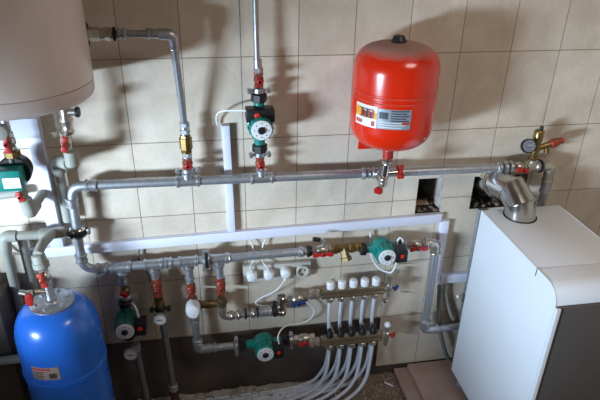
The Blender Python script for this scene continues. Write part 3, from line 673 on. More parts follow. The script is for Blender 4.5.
# ------------------------------------------------------------------ blue pressure tank (lower left)
BT = V((-0.302, -0.245, FL)); br_ = 0.143
t = thing('pressure_tank', 'blue upright pressure tank at the lower left corner', 'tank', BT)
top = 0.728-FL
prof = [(0.03, 0.05), (0.032, 0.10)]
for i in range(8):
    an = PI/2*i/7; prof.append((0.13-0.09*math.cos(an), br_*(0.65+0.35*math.sin(an))))
zr = 0.507
prof += [(zr-0.012, br_), (zr-0.010, br_+0.003), (zr-0.004, br_+0.004), (zr-0.002, br_-0.001), (zr+0.002, br_-0.001), (zr+0.004, br_+0.004), (zr+0.010, br_+0.003), (zr+0.012, br_)]
for i in range(15):
    an = PI/2*i/14; prof.append((top-0.140+0.135*math.sin(an), max(0.05, br_*math.cos(an)**0.55)))
MB().lathe(prof, 72).build('shell', M['bluetank'], t)
fl = MB().lathe([(top-0.012, 0.070), (top-0.010, 0.0735), (top-0.003, 0.0735), (top-0.001, 0.071), (top, 0.030), (top+0.006, 0.024)], 44).build('flange', M['galvfit'], t)
for k in range(6):
    an = 2*PI*k/6+0.35; b = MB(); T = Matrix.Translation((0.056*math.cos(an), 0.056*math.sin(an), top-0.002)); b.lathe([(0, 0.009), (0.006, 0.009), (0.007, 0.007)], 6, T); b.lathe([(0.007, 0.0045), (0.012, 0.004)], 10, T); b.build('flange_bolt', M['galvfit'], fl)
for k in range(3):
    an = 2*PI*k/3+0.9; MB().box((0.12*math.cos(an), 0.12*math.sin(an), 0.045), (0.03, 0.03, 0.09), 0.004).build('foot', M['bluetank'], t)
bs = patch('sticker', t, -0.52, 0.14, 0.545, 0.600, br_+0.0006, 'sticktan')
patch('sticker_print', bs, -0.50, -0.05, 0.589, 0.595, br_+0.0015, 'stickred'); 
for k in range(4): patch('sticker_print', bs, -0.50, -0.24+0.03*(k % 2), 0.551+0.009*k, 0.554+0.009*k, br_+0.0015, 'ink')
for k in range(6): patch('barcode_bar', bs, -0.10+0.03*k, -0.10+0.03*k+0.018, 0.552, 0.574, br_+0.0015, 'ink', 2)
TT = BT.z+top
fc = V((BT.x, BT.y, TT))
o = pipe('tank_stub', 'short steel stub rising from the flange of the blue tank', [fc+V((0.0, 0.0, 0.004)), fc+V((-0.006, 0.012, 0.056))], 0.0165, 'galvfit')
MB().cyl(fc+V((-0.004, 0.004, 0.034)), fc+V((-0.046, -0.012, 0.046)), 0.009, 14).build('side_branch', M['nickel'], o, True)
vt = thing('drain_cock', 'small red tap on the side branch of the blue tank stub', 'valve', fc+V((-0.058, -0.018, 0.047)))
MB().sphere((0, 0, 0), 0.013).build('body', M['nickel'], vt); MB().cyl((-0.006, 0, 0.0), (-0.034, 0.004, 0.006), 0.010, 14).build('outlet', M['nickel'], vt)
b = MB(); b.prism([(-0.012, -0.034), (0.008, -0.038), (0.014, -0.01), (0.010, 0.012), (-0.008, 0.014), (-0.014, -0.01)], -0.024, -0.014, 0.003); b.build('handle', M['redplastic'], vt)
vz = fc+V((-0.012, 0.02, 0.086))
valve(vz, (-0.10, 0.16, 1), 'red-handled valve standing above the flange of the blue tank', 0.064, 0.019, 'nickel', 'butterfly', 'redplastic', PI/2-0.15, 0.055)
# grey plastic pipe from that valve up and back to the union on the left riser
u0 = vz+V((-0.004, 0.006, 0.034)); u1 = u0+V((-0.006, 0.008, 0.05))
un = tag(MB().along(u0, u1, [(0, 0.024), (0.002, 0.027), (0.020, 0.027), (0.022, 0.024), (0.048, 0.022), (0.05, 0.019)], 24).build('plastic_union', M['ppr']), 'grey plastic union above the blue tank valve', 'pipe fitting')
k1 = W(43, 247, 0.17); k2 = V((-0.304, -D0, 0.893)); 
pp = pipe('plastic_pipe', 'bent grey plastic pipe from the blue tank valve back to the left riser', [u1, k1+V((0, 0, 0.012)), k2+V((0, 0, 0.005)), V((-0.250, -D0, 0.898))], 0.0165, 'ppr', rad=0.03)
p0_, p1_ = W(49, 235, 0.07), W(16, 238, 0.09)
tee_ = MB(); tee_.along(k2+V((-0.045, 0, 0)), k2+V((0.045, 0, 0.004)), [(0, 0.020), (0.002, 0.023), (0.02, 0.023), (0.024, 0.021), (0.066, 0.021), (0.07, 0.023), (0.088, 0.023), (0.09, 0.02)], 22); tee_.build('tee', M['ppr'], pp, True)
e_ = W(5, 241, 0.09)
lp = pipe('plastic_pipe', 'grey plastic pipe running left from the tee and down beside the blue tank', [k2+V((-0.045, 0, 0)), V((-0.466, -0.076, 0.900)), V((-0.474, -0.08, 0.85)), V((-0.480, -0.08, FL+0.001))], 0.0165, 'ppr', rad=0.03)
MB().tube(fillet([V((-0.428, -0.074, 0.897)), V((-0.466, -0.076, 0.900)), V((-0.4745, -0.08, 0.84))], 0.03), 0.0215, 18).build('elbow', M['ppr'], lp, True)
pipe('plastic_pipe', 'second grey plastic pipe standing upright behind the blue tank', [V((-0.428, -0.034, 0.870)), V((-0.430, -0.034, FL+0.001))], 0.0165, 'ppr')
pipe('plastic_pipe', 'pale pink-grey plastic pipe low beside the left of the blue tank', [W(-40, 365, 0.225), W(26, 358, 0.225)], 0.0165, 'ppr')
pipe('plastic_pipe', 'leftmost grey plastic pipe standing in the dark lower corner', [V((-0.540, -0.05, 0.79)), V((-0.545, -0.05, FL+0.001))], 0.0165, 'ppr')

# ------------------------------------------------------------------ heater outlet with grey pipe
HX = W(66, 118, 0.14); hy = -0.14
q = lambda px, py, D=0.14: W(px, py, D)
t = thing('relief_valve', 'chrome relief valve with black cap under the water heater', 'valve', V((HX.x, hy, q(64, 128).z)))
zz = lambda py: q(66, py).z-q(64, 128).z
b = MB(); b.lathe([(zz(134), 0.016), (zz(130), 0.019), (zz(129), 0.017), (zz(124), 0.0165), (zz(121), 0.021), (zz(119), 0.021), (zz(116), 0.0165), (zz(106), 0.0165), (max(zz(101), HC.z+0.004-q(64, 128).z), 0.014)], 22); b.build('body', M['nickel'], t)
ca = V((0, 0, zz(112))); MB().cyl(ca, ca+V((0.034, -0.004, 0.0)), 0.0115).build('relief_outlet', M['nickel'], t)
MB().cyl(ca+V((0.034, -0.004, 0)), ca+V((0.044, -0.005, 0)), 0.017, 20).build('relief_cap', M['black'], t)
valve(q(66, 141), (0.05, -0.02, 1), 'red-handled valve under the relief valve of the water heater', 0.062, 0.0165, 'nickel', 'butterfly', 'redplastic', PI/2+0.15, 0.055)
pt = [q(70, 150), q(73, 161)]
gp_ = pipe('plastic_pipe', 'thick grey plastic pipe dropping from the heater valve to the left riser', [q(70.5, 151), q(72.5, 164), V((-0.248, -0.055, 1.172)), V((-0.252, -0.036, 1.12)), V((-0.2535, -0.036, 0.925))], 0.0175, 'ppr', rad=0.028)
MB().cyl(q(70.5, 151), q(72.6, 165), 0.0225, 20).build('adaptor', M['ppr'], gp_, True)
e_a, e_b = q(72.5, 164), V((-0.248, -0.055, 1.172))
MB().tube(fillet([lerp(e_a, e_b, 0.15), e_b, V((-0.252, -0.036, 1.12))], 0.035), 0.0225, 18).build('elbow', M['ppr'], gp_, True)

# ------------------------------------------------------------------ control pump under the heater (far left)
LPD = 0.13
lc = W(16, 169.5, LPD)
t = thing('circulation_pump', 'teal box pump with white sticker hanging below the water heater', 'pump', lc, 'circulation pumps')
RX = Matrix.Rotation(PI/2, 4, 'X')
MB().lathe([(-0.03, 0.03), (-0.024, 0.048), (0.014, 0.052), (0.02, 0.048)], 32, RX).build('casing', M['black'], t)
b = MB(); b.lathe([(-0.058, 0.02), (-0.04, 0.022), (0.04, 0.022), (0.058, 0.02)], 20); b.build('ports', M['black'], t)
tb = MB().box((-0.030, -0.045, -0.010), (0.125, 0.055, 0.072), 0.005).build('control_box', M['teal'], t)
ss = MB().box((0.003, -0.0730, -0.016), (0.052, 0.001, 0.036), 0).build('sticker', M['stickwhite'], tb)
b = MB()
for k in range(4): b.box((0.003-0.004*(k % 2), -0.0738, -0.030+0.009*k), (0.036-0.008*(k % 2), 0.0006, 0.0022))
b.build('sticker_print', M['stickgrey'], ss)
MB().hexn((0, 0, 0.046), (0, 0, 0.068), 0.025, 8).build('union_nut', M['brass'], t); MB().hexn((0, 0, -0.046), (0, 0, -0.060), 0.025, 8).build('union_nut', M['black'], t)
valve(lc+V((0.0, 0, 0.100)), Z1, 'red-handled valve above the teal box pump under the heater', 0.06, 0.018, 'nickel', 'butterfly', 'redplastic', PI/2, 0.06)
pipe('heater_stub', 'short steel stub between the heater bottom and the pump valve', [lc+V((0, 0, 0.130)), V((lc.x-0.001, lc.y, 1.455))], 0.0135, 'galvfit')
tag(MB().lathe([(0, 0.020), (0.004, 0.024), (0.030, 0.024), (0.034, 0.016)], 24, Matrix.Translation(W(2, 130, 0.17)) @ RX).build('round_cap', M['ppr']), 'round grey cap at the left edge below the water heater', 'cap')
lv = W(23, 197, LPD)
valve(lc+V((0.004, -0.004, -0.084)), (-0.12, 0, 1), 'small red-handled valve below the teal box pump', 0.046, 0.017, 'ppr', 'butterfly', 'redplastic', 1.3, 0.036)
gp_ = pipe('plastic_pipe', 'short grey plastic elbow pipe turning back to the wall below the teal pump', [lc+V((0.007, -0.004, -0.108)), W(30, 213, LPD), W(42, 194, 0.035), W(44, 191, 0.012)], 0.0165, 'ppr', rad=0.02)
MB().cyl(lc+V((0.007, -0.004, -0.108)), W(29.5, 209, LPD), 0.022, 18).build('adaptor', M['ppr'], gp_, True)
MB().tube(fillet([W(29, 207, LPD), W(30, 213, LPD), lerp(W(30, 213, LPD), W(42, 194, 0.035), 0.45)], 0.02), 0.0215, 18).build('elbow', M['ppr'], gp_, True)
pipe('plastic_pipe', 'grey plastic pipe crossing behind the sticker of the teal box pump', [V((-0.75, -0.03, 1.015)), W(24, 192, 0.03)], 0.0165, 'ppr')

# ------------------------------------------------------------------ four drops below the lower header
# drop one: green pump
x = DX[0]; zt_ = LZ(x)-0.037
def zq(px, py): return W(px, py, D0).z
threaded('hex_adaptor', 'steel adaptor under the first tee of the lower header', (x, -D0, zq(122.5, 284)), (x, -D0, zt_), 0.0185, 'galvfit', 'pipe fitting', (0.35,))
valve((x+0.001, -D0, zq(123, 290)), Z1, 'red-handled valve above the green pump beside the blue tank', 0.046, 0.018, 'oldbrass', 'butterfly', 'redplastic', 0.5, 0.034)
butterfly_clamp((x+0.001, -D0, zq(123.5, 297)), Z1, 'winged union ring above the green pump beside the blue tank', 0.021, wing=0.034)
pc = V((-0.0965, -D0, 0.476))
pump(pc, (0.05, 0, 1), 'dark green circulation pump right of the blue tank', (1, 0), 'green', (0.045, 0.055, 0.06), port=0.070, nut=0.024, lampoff=(0.0, 0.006))
p2 = pipe('supply_pipe', 'dull grey pipe from the green pump down to the floor', [(x+0.008, -D0, zq(131, 344)), (x+0.022, -D0, FL+0.075)], 0.0125, 'insul')
collar(p2, (x+0.010, -D0, zq(131, 344)-0.02), Z1, 0.018, 0.03, 'galvfit', 'nut')
z_ = FL+0.12
threaded('floor_connector', 'rusty threaded connector at the foot of the green pump pipe', (x+0.024, -D0, FL+0.001), (x+0.022, -D0, FL+0.075), 0.021, 'bronze', 'pipe fitting', (0.25, 0.8))
thermometer(W(131, 353, D0+0.05), (-0.05, -1, 0.25), 'round white thermometer below the green pump', 0.027)
# drop two: thermometer pipe
x = DX[1]; zt_ = LZ(x)-0.037
threaded('hex_adaptor', 'steel adaptor under the second tee of the lower header', (x+0.001, -D0, zq(156, 287)+0.043), (x, -D0, zt_), 0.0185, 'galvfit', 'pipe fitting', ())
valve((x+0.002, -D0, zq(156, 287)), Z1, 'red valve under the second tee of the lower header', 0.088, 0.0195, 'redpaint', 'butterfly', 'redpaint', PI/2, 0.05)
threaded('brass_adaptor', 'dull brass adaptor below the red valve of the second drop', (x+0.004, -D0, zq(158, 306)), (x+0.003, -D0, zq(157, 299)), 0.0215, 'oldbrass', 'pipe fitting', (0.5,))
butterfly_clamp((x+0.005, -D0, zq(159, 308.5)), Z1, 'black winged union above the right-hand thermometer', 0.0225, wing=0.034, m='black')
p2 = pipe('supply_pipe', 'long dull grey pipe from the second drop down to the floor', [(x+0.006, -D0, zq(159, 311)), (x+0.020, -D0, FL+0.105)], 0.0135, 'insul')
threaded('floor_connector', 'rusty threaded connector at the foot of the second drop pipe', (x+0.023, -D0, FL+0.001), (x+0.0205, -D0, FL+0.105), 0.023, 'bronze', 'pipe fitting', (0.3,))
collar(p2, (x+0.0195, -D0, FL+0.125), Z1, 0.021, 0.014, 'galvfit', 'nut'); collar(p2, (x+0.019, -D0, FL+0.145), Z1, 0.021, 0.012, 'galvfit', 'nut')
thermometer(W(160, 318, D0+0.035), (-0.05, -1, 0.25), 'round white thermometer on the second drop under the black union', 0.027)
# drop three: mixing valve
x = DX[2]; zt_ = LZ(x)-0.037
threaded('hex_adaptor', 'dark steel adaptor under the third tee of the lower header', (x, -D0, zq(189, 282)), (x, -D0, zt_), 0.0185, 'galv', 'pipe fitting', (0.3,))
valve((x+0.001, -D0, zq(189.5, 288.5)), Z1, 'red valve above the white mixing valve knob', 0.052, 0.0185, 'redpaint', 'butterfly', 'redpaint', PI/2-0.2, 0.036)
mz = zq(190, 304.5)
mv = thing('mixing_valve', 'white round knob mixing valve on the third drop', 'valve', V((x+0.004, -D0, mz)))
MB().lathe([(-0.045, 0.016), (-0.03, 0.019), (0.03, 0.019), (0.040, 0.016)], 22).build('body', M['oldbrass'], mv)
MB().lathe([(0.010, 0.022), (0.016, 0.029), (0.05, 0.0285), (0.060, 0.024), (0.064, 0.015)], 28, Matrix.Translation((0, 0, 0.0)) @ Matrix.Rotation(PI/2-0.1, 4, 'X') @ Matrix.Diagonal((1, 1.15, 1, 1))).build('knob', M['white'], mv)
MB().along((0.018, 0, -0.005), (0.1, 0, -0.008), [(0, 0.017), (0.004, 0.019), (0.014, 0.019), (0.017, 0.0145), (0.03, 0.017), (0.06, 0.017), (0.066, 0.0145), (0.08, 0.0145)], 20).build('brass_branch', M['oldbrass'], mv)
pv = pipe('supply_pipe', 'grey galvanised pipe from the mixing valve bending right to the lower pump', [(x+0.005, -D0, zq(191.5, 314)), (x+0.010, -D0, 0.283), (0.325, -D0, 0.283)], 0.0155, 'galv', rad=0.035)
sleeve(pv, (x+0.005, -D0, zq(191.5, 315)), (x+0.0055, -D0, zq(192, 322)), 0.018); sleeve(pv, (x+0.009, -D0, 0.338), (x+0.0095, -D0, 0.312), 0.018)
MB().tube(fillet([(x+0.0095, -D0, 0.318), (x+0.010, -D0, 0.283), (x+0.05, -D0, 0.283)], 0.03), 0.0195, 18).build('elbow', M['galvfit'], pv, True)
sleeve(pv, (x+0.05, -D0, 0.283), (x+0.085, -D0, 0.283), 0.0185)
butterfly_clamp((0.336, -D0, 0.283), X1, 'ring with upright ears left of the lowest pump', 0.026, wing=0.04)
pump((0.454, -D0, 0.283), X1, 'teal circulation pump lowest in front of the bare wall strip', (0, 1), 'teal', (0.055, 0.055, 0.045), lampoff=(-0.006, 0.0), mark='rect', boxy=-0.052)
butterfly_clamp((0.573, -D0, 0.283), X1, 'silver winged ring right of the lowest pump', 0.026, wing=0.036)
valve((0.632, -D0, 0.283), X1, 'nickel valve with red handle feeding the lower manifold', 0.096, 0.021, 'nickel', 'butterfly', 'redplastic', PI/2, 0.06)
# drop four: copper coloured valve, then right to the blue-handled valve
x = DX[3]; zt_ = LZ(x)-0.037
threaded('hex_adaptor', 'dark steel adaptor under the fourth tee of the lower header', (x+0.001, -D0, zq(219.5, 285)+0.039), (x, -D0, zt_), 0.0185, 'galv', 'pipe fitting', ())
valve((x+0.001, -D0, zq(219.5, 285)), Z1, 'red and brass valve under the fourth tee of the lower header', 0.080, 0.0185, 'redpaint', 'butterfly', 'redpaint', PI/2, 0.046)
threaded('brass_adaptor', 'dull brass adaptor with nut under the fourth drop valve', (x+0.003, -D0, zq(220.5, 306)), (x+0.002, -D0, zq(220, 297)), 0.021, 'oldbrass', 'pipe fitting', (0.6,))
hz = 0.445
el = pipe('elbow_fitting', 'nickel elbow at the bottom of the fourth drop', [(x+0.003, -D0, zq(220.5, 306)), (x+0.005, -D0, hz), (x+0.045, -D0, hz)], 0.0170, 'nickel', cat='pipe fitting', rad=0.03)
xa = x+0.045
def hx(px): return W(px, 313, D0).x
ft = pipe('fitting_pipe', 'row of steel nipples and black rings left of the blue-handled valve', [(xa, -D0, hz), (hx(279), -D0, hz+0.006)], 0.0145, 'galvfit', cat='pipe')
for pxx in (231, 238, 253): collar(ft, (hx(pxx), -D0, hz+0.002), X1, 0.0205, 0.018, 'nickel', 'nut')
for pxx in (245.5, 257.5): collar(ft, (hx(pxx), -D0, hz+0.003), X1, 0.024, 0.007, 'rubber', 'black_ring')
sleeve(ft, (hx(260), -D0, hz+0.004), (hx(272), -D0, hz+0.005), 0.0195, 'galvfit')
t = thing('pipe_union', 'dark ring union left of the blue-handled valve', 'pipe fitting', frame((hx(275.5), -D0, hz+0.008), X1))
MB().lathe([(-0.012, 0.022), (-0.010, 0.028), (0.004, 0.028), (0.006, 0.024)], 24).build('nut', M['black'], t); MB().lathe([(0.006, 0.026), (0.014, 0.026), (0.016, 0.02)], 24).build('ring', M['chrome'], t)
MB().cyl((-0.026, 0, -0.004), (-0.045, 0, -0.004), 0.009, 12).build('ear', M['black'], t)
UM = 0.522; UMD = 0.075
kx = W(281.5, 305, D0).x
t = thing('tee_fitting', 'upright nickel tee joining the union to the blue-handled valve', 'pipe fitting', V((kx, -D0, 0.43)))
b = MB(); b.lathe([(0, 0.018), (0.003, 0.0215), (0.02, 0.0215), (0.024, 0.0175), (0.075, 0.0175), (0.078, 0.0205), (0.092, 0.0205), (0.095, 0.017)], 22); b.cyl((0, 0, 0.072), (0.042, -0.003, 0.078), 0.015); b.build('body', M['chrome'], t)
valve((W(297.5, 297, UMD).x, -UMD, UM-0.015), (1, 0, 0.14), 'nickel valve with blue handle feeding the upper manifold', 0.085, 0.021, 'nickel', 'butterfly', 'blueplastic', PI/2, 0.06)

# ------------------------------------------------------------------ manifolds
MX = [0.739+0.0492*k for k in range(5)]
def manifold(z, D, label, kind):
    t = thing('heating_manifold', label, 'manifold', V((MX[0]-0.04, -D, z)), 'underfloor heating manifolds')
    dx = [mx-(MX[0]-0.04) for mx in MX]; sl = 0.012
    l = dx[-1]+0.04
    b = MB(); b.box((l/2-0.002, 0, 0), (l, 0.026, 0.010), 0.002); b.box((l/2-0.002, -0.001, 0.0115), (l, 0.034, 0.020), 0.006); b.box((l/2-0.002, -0.001, -0.0115), (l, 0.034, 0.020), 0.006)
    b.build('bar', M['manifold'], t)
    e = MB(); e.along((-0.05, 0, 0), (-0.004, 0, 0), [(0, 0.018), (0.004, 0.022), (0.018, 0.022), (0.02, 0.018), (0.03, 0.018), (0.032, 0.021), (0.044, 0.021), (0.046, 0.018)], 8); e.build('end_union', M['nickel'], t)
    for x in dx:
        if kind == 'caps':
            MB().lathe([(0.020, 0.010), (0.024, 0.0165), (0.048, 0.018), (0.051, 0.0175), (0.057, 0.015), (0.059, 0.008)], 18, Matrix.Translation((x, 0, 0))).build('white_cap', M['white'], t)
        else:
            MB().lathe([(0.017, 0.010), (0.020, 0.0155), (0.040, 0.016), (0.046, 0.012), (0.06, 0.010), (0.062, 0.006)], 14, Matrix.Translation((x, 0, 0))).build('flow_meter', M['black'], t)
        MB().hexn((x, -0.002, -0.020), (x, -0.002, -0.042), 0.0175, 8).build('outlet_nut', M['nickel'], t)
        if kind != 'caps': MB().box((x+0.024, -0.004, 0.021), (0.012, 0.012, 0.012), 0.003).build('bracket_lug', M['nickel'], t)
    return t, l
mt, ml = manifold(UM, UMD, 'upper heating manifold with five white caps', 'caps')
LM = 0.288; LMD = 0.105
mt2, ml2 = manifold(LM, LMD, 'lower heating manifold with five black flow meters', 'meters')
# drain valves at the right ends
mxe = MX[0]-0.04+ml
for (z, D, hm, lab, nm_) in ((UM, UMD, 'blueplastic', 'nickel end piece with blue tap on the upper manifold', 'end_valve'), (LM, LMD, 'redplastic', 'nickel end piece with red tap on the lower manifold', 'end_valve')):
    e = thing(nm_, lab, 'valve', V((mxe, -D, z)))
    b = MB(); b.along((-0.002, 0, 0), (0.032, 0, 0), [(0, 0.016), (0.003, 0.019), (0.014, 0.019), (0.016, 0.015), (0.034, 0.015)], 8)
    b.lathe([(-0.05, 0.006), (-0.045, 0.008), (-0.02, 0.008), (-0.014, 0.014), (0.014, 0.014), (0.018, 0.012), (0.05, 0.012), (0.056, 0.015), (0.066, 0.015)] if z > 0.4 else [(-0.06, 0.008), (-0.052, 0.010), (-0.02, 0.009), (-0.014, 0.014), (0.014, 0.014), (0.018, 0.009), (0.045, 0.008)], 16, Matrix.Translation((0.022, 0, 0)))
    b.build('body', M['nickel'], e)
    if z > 0.4: MB().lathe([(0, 0.005), (0.01, 0.012), (0.016, 0.012)], 14, Matrix.Translation((0.006, -0.01, -0.072))).build('drain_cap', M['chrome'], e)
    else: MB().sphere((0.022, 0, 0.055), 0.014).build('vent_plug', M['white'], e)
    b = MB(); b.cyl((0.03, 0, -0.002), (0.046, -0.004, -0.002), 0.005, 10); b.prism([(-0.005, -0.014), (0.005, -0.014), (0.006, 0.0), (0.005, 0.014), (-0.005, 0.014), (-0.006, 0.0)], -0.006, 0.006, 0.002, Matrix.Translation((0.052, -0.004, -0.002)) @ Matrix.Rotation(0.4, 4, 'Y'))
    b.build('handle', M[hm], e)
# short wall brackets behind the manifolds
for k, (z, D, mx) in enumerate(((UM, UMD, MX[0]+0.024), (UM, UMD, MX[3]+0.024), (LM, LMD, MX[0]+0.024), (LM, LMD, MX[3]+0.024))):
    y1 = 0.0 if z > 0.4 else 0.014
    b = MB(); b.box((mx, (y1-(D-0.019))/2, z), (0.014, D-0.019+y1, 0.005), 0.0); b.box((mx, y1-0.002, z), (0.016, 0.004, 0.034), 0.001)
    tag(b.build('manifold_bracket', M['galv']), ('left', 'right')[k % 2]+' steel wall bracket behind the '+('upper', 'lower')[k//2]+' heating manifold', 'bracket')
PR = 0.0078
for k, mx in enumerate(MX):
    nth = ('first', 'second', 'third', 'fourth', 'fifth')[k]
    tag(MB().tube(spline([(mx, -UMD-0.002, UM-0.040), (mx+0.001, -UMD+0.008, 0.42), (mx+0.006, -0.052, 0.34), (mx+0.014, -0.044, 0.24), (mx+0.010, -0.042, 0.14), (mx-0.010, -0.044-0.003*k, 0.06), (mx-0.075, -0.048-0.006*k, -0.008), (mx-0.24, -0.050-0.011*k, -0.034), (0.30, -0.046-0.0195*k, -0.0415), (0.02, -0.05-0.021*k, -0.042), (-0.18, -0.055-0.022*k, -0.042)]), PR, 12).build('heating_pipe', M['pex']),
        f'white heating pipe from the {nth} outlet of the upper manifold, counted from its left', 'pipe', 'white underfloor heating pipes')
    tag(MB().tube(spline([(mx, -LMD-0.002, LM-0.040), (mx-0.001, -LMD-0.002, 0.20), (mx-0.006, -LMD-0.003, 0.13), (mx-0.025, -0.108-0.006*k, 0.065), (mx-0.075, -0.112-0.011*k, 0.010), (mx-0.17, -0.118-0.017*k, -0.026), (mx-0.30, -0.125-0.021*k, -0.040), (0.22, -0.155-0.0215*k, -0.042), (0.02, -0.165-0.0215*k, -0.042), (-0.18, -0.17-0.0215*k, -0.042)]), PR, 12).build('heating_pipe', M['pex']),
        f'white heating pipe from the {nth} outlet of the lower manifold, counted from its left', 'pipe', 'white underfloor heating pipes')

# ------------------------------------------------------------------ right part of the lower header: strainer, pump, boiler pipe
g = lambda px, py=251: W(px, py, D0).x
cz = lambda x_: LZ(x_)
tag(MB().along(LP(0.634), LP(0.652), [(0, 0.022), (0.003, 0.026), (0.008, 0.026), (0.010, 0.022), (0.018, 0.021)], 24).build('union_ring', M['black']), 'black ring nut at the right end of the lower header', 'nut')
v = valve(LP(0.695), X1, 'red-handled valve between the lower header and the brass strainer', 0.085, 0.021, 'nickel', 'butterfly', 'redplastic', PI/2, 0.085)
tag(MB().tube(spline([LP(0.700)+V((0, -0.01, 0.026)), LP(0.700)+V((0, -0.012, 0.050)), LP(0.684)+V((0, -0.014, 0.058))], 6), 0.007, 12).build('air_cock', M['galvfit']), 'small bent steel cock standing on the red-handled valve before the strainer', 'valve')
tag(MB().cyl(LP(0.685)+V((0, -0.014, 0.058)), LP(0.655)+V((0, -0.014, 0.064)), 0.009, 12).build('cock_grip', M['black']), 'dark grip on the bent steel cock above the strainer', 'handle')
st = thing('strainer', 'brass strainer with slanted hexagonal plug left of the right pump', 'strainer', frame(LP(0.785), X1))
MB().lathe([(-0.046, 0.018), (-0.043, 0.0215), (-0.026, 0.0215), (-0.022, 0.017), (0.022, 0.017), (0.026, 0.0215), (0.044, 0.0215), (0.047, 0.018)], 8).build('body', M['brass'], st)
dd = V((0.86, -0.40, 0.22)).normalized()
b = MB(); b.along((0, 0, 0.0), V((0, 0, 0))+dd*0.055, [(0, 0.018), (0.036, 0.019), (0.038, 0.024), (0.052, 0.024), (0.055, 0.018)], 6); b.build('strainer_plug', M['oldbrass'], st)
pxc = 0.948
threaded('brass_adaptor', 'brass nuts between the strainer and the right pump', LP(0.832), LP(0.858), 0.021, 'brass', 'pipe fitting', (0.5,))
pump(LP(pxc)+V((0, 0, -0.012)), X1, 'teal circulation pump above the right end of the manifolds', (0, 1), 'teal', (0.052, 0.058, 0.050), port=0.068, nut=0.024, lampoff=(-0.005, 0.0), mark='rect', boxy=-0.056)
xe = pxc+0.09
threaded('hex_adaptor', 'dark adaptor between the right pump and its outlet valve', LP(xe)+V((0, 0, -0.012)), LP(xe+0.02)+V((0, 0, -0.012)), 0.021, 'galv', 'pipe fitting', (0.5,))
valve(LP(xe+0.058)+V((0, 0, -0.012)), X1, 'red-handled valve right of the teal pump above the manifolds', 0.076, 0.0205, 'nickel', 'butterfly', 'redplastic', PI/2, 0.075)
q0 = LP(xe+0.096)+V((0, 0, -0.012)); 
el = pipe('elbow_fitting', 'nickel elbow turning down at the top of the boiler feed pipe', [q0, V((1.186, -D0, q0.z)), V((1.187, -D0, q0.z-0.048))], 0.0195, 'nickel', cat='pipe fitting', rad=0.03)
collar(el, q0+V((0.012, 0, 0)), X1, 0.024, 0.018, 'nickel', 'nut'); collar(el, V((1.187, -D0, q0.z-0.044)), Z1, 0.023, 0.014, 'nickel', 'nut')
fpz = 0.262
fp_ = pipe('boiler_feed_pipe', 'galvanised pipe dropping from the right pump and turning into the boiler', [V((1.187, -D0, q0.z-0.048)), V((1.190, -D0, fpz)), V((1.285, -D0, fpz)), V((1.50, -D0, fpz+0.002))], 0.0165, 'galv', rad=0.04)
MB().tube(fillet([V((1.1895, -D0, fpz+0.05)), V((1.190, -D0, fpz)), V((1.245, -D0, fpz))], 0.04), 0.0205, 18).build('elbow', M['galvfit'], fp_, True)
collar(fp_, V((1.1895, -D0, fpz+0.052)), Z1, 0.0235, 0.012); collar(fp_, V((1.248, -D0, fpz)), X1, 0.0235, 0.014)
# hoses behind the boiler side
pipe('grey_hose', 'dark grey hose curving down beside the boiler from the end of the trunking', [V((1.252, -0.03, 0.475)), V((1.262, -0.034, 0.36)), V((1.285, -0.04, 0.22)), V((1.34, -0.05, 0.06)), V((1.40, -0.06, 0.014))], 0.0095, 'insul', cat='hose', smooth=True)
pipe('grey_hose', 'pale grey hose curving behind the boiler feed pipe', [V((1.29, -0.016, 0.47)), V((1.30, -0.018, 0.40)), V((1.335, -0.020, 0.30)), V((1.385, -0.022, 0.22)), V((1.46, -0.025, 0.17))], 0.0085, 'ppr', cat='hose', smooth=True)
pipe('riser_pipe', 'thin grey pipe standing upright between the trunking and the boiler', [V((1.385, -0.02, 0.845)), V((1.392, -0.02, 0.02))], 0.009, 'galv')
wv = thing('wall_tap', 'small white tap on the thin pipe beside the boiler', 'valve', V((1.372, -0.036, 0.40)))
MB().cyl((0.0, 0.006, 0.0), (-0.03, -0.004, 0.010), 0.008, 12).build('grip', M['white'], wv); MB().cyl((0.002, 0, -0.022), (0.002, 0, 0.02), 0.009, 12).build('body', M['nickel'], wv)

# ------------------------------------------------------------------ socket strip, plugs and cables
sc = thing('socket_strip', 'cream four-gang wall socket strip below the lower header', 'socket', V((0.521, 0.0, 0.614)))
MB().box((0, -0.0125, 0), (0.285, 0.025, 0.078), 0.004).build('housing', M['socket'], sc)
for k in range(4):
    x_ = -0.105+0.07*k; RXs = Matrix.Translation((x_, -0.0252, 0)) @ RX
    so = MB().lathe([(0, 0.028), (0.003, 0.028), (0.004, 0.026)] if k < 3 else [(0, 0.028), (0.013, 0.028), (0.015, 0.026), (0.015, 0.0215), (0.002, 0.020)], 30, RXs).build('socket_outlet', M['socket'], sc)
    b = MB()
    for s_ in (-1, 1): b.cyl((x_+s_*0.0095, -0.0268, 0), (x_+s_*0.0095, -0.0282, 0), 0.0042, 10, 0)
    b.box((x_, -0.0290, 0.0175), (0.006, 0.006, 0.005)); b.box((x_, -0.0290, -0.0175), (0.006, 0.006, 0.005))
    if k == 3: b.build('contact', M['ink'], so)
PL = [(249.5, 275), (266.5, 274), (283.5, 273)]
for k, xx in enumerate((0.413, 0.483, 0.553)):
    pz = 0.619
    p = thing('power_plug', ('leftmost white plug in the cream socket strip', 'middle white plug in the cream socket strip', 'right white plug beside the empty outlet of the socket strip')[k], 'plug', V((xx, -0.029, pz)), 'plugs in the socket strip')
    MB().lathe([(0, 0.020), (0.004, 0.0215), (0.024, 0.0215), (0.030, 0.018), (0.033, 0.012)], 26, Matrix.Rotation(PI/2, 4, 'X')).build('body', M['white'], p)
    if k < 2: MB().box((0, -0.016, -0.011), (0.036, 0.026, 0.024), 0.007).build('grip', M['white'], p)
    else: MB().cyl((0, -0.02, -0.018), (-0.005, -0.022, -0.032), 0.007, 12).build('grip', M['white'], p)
CG = 'white power cables'
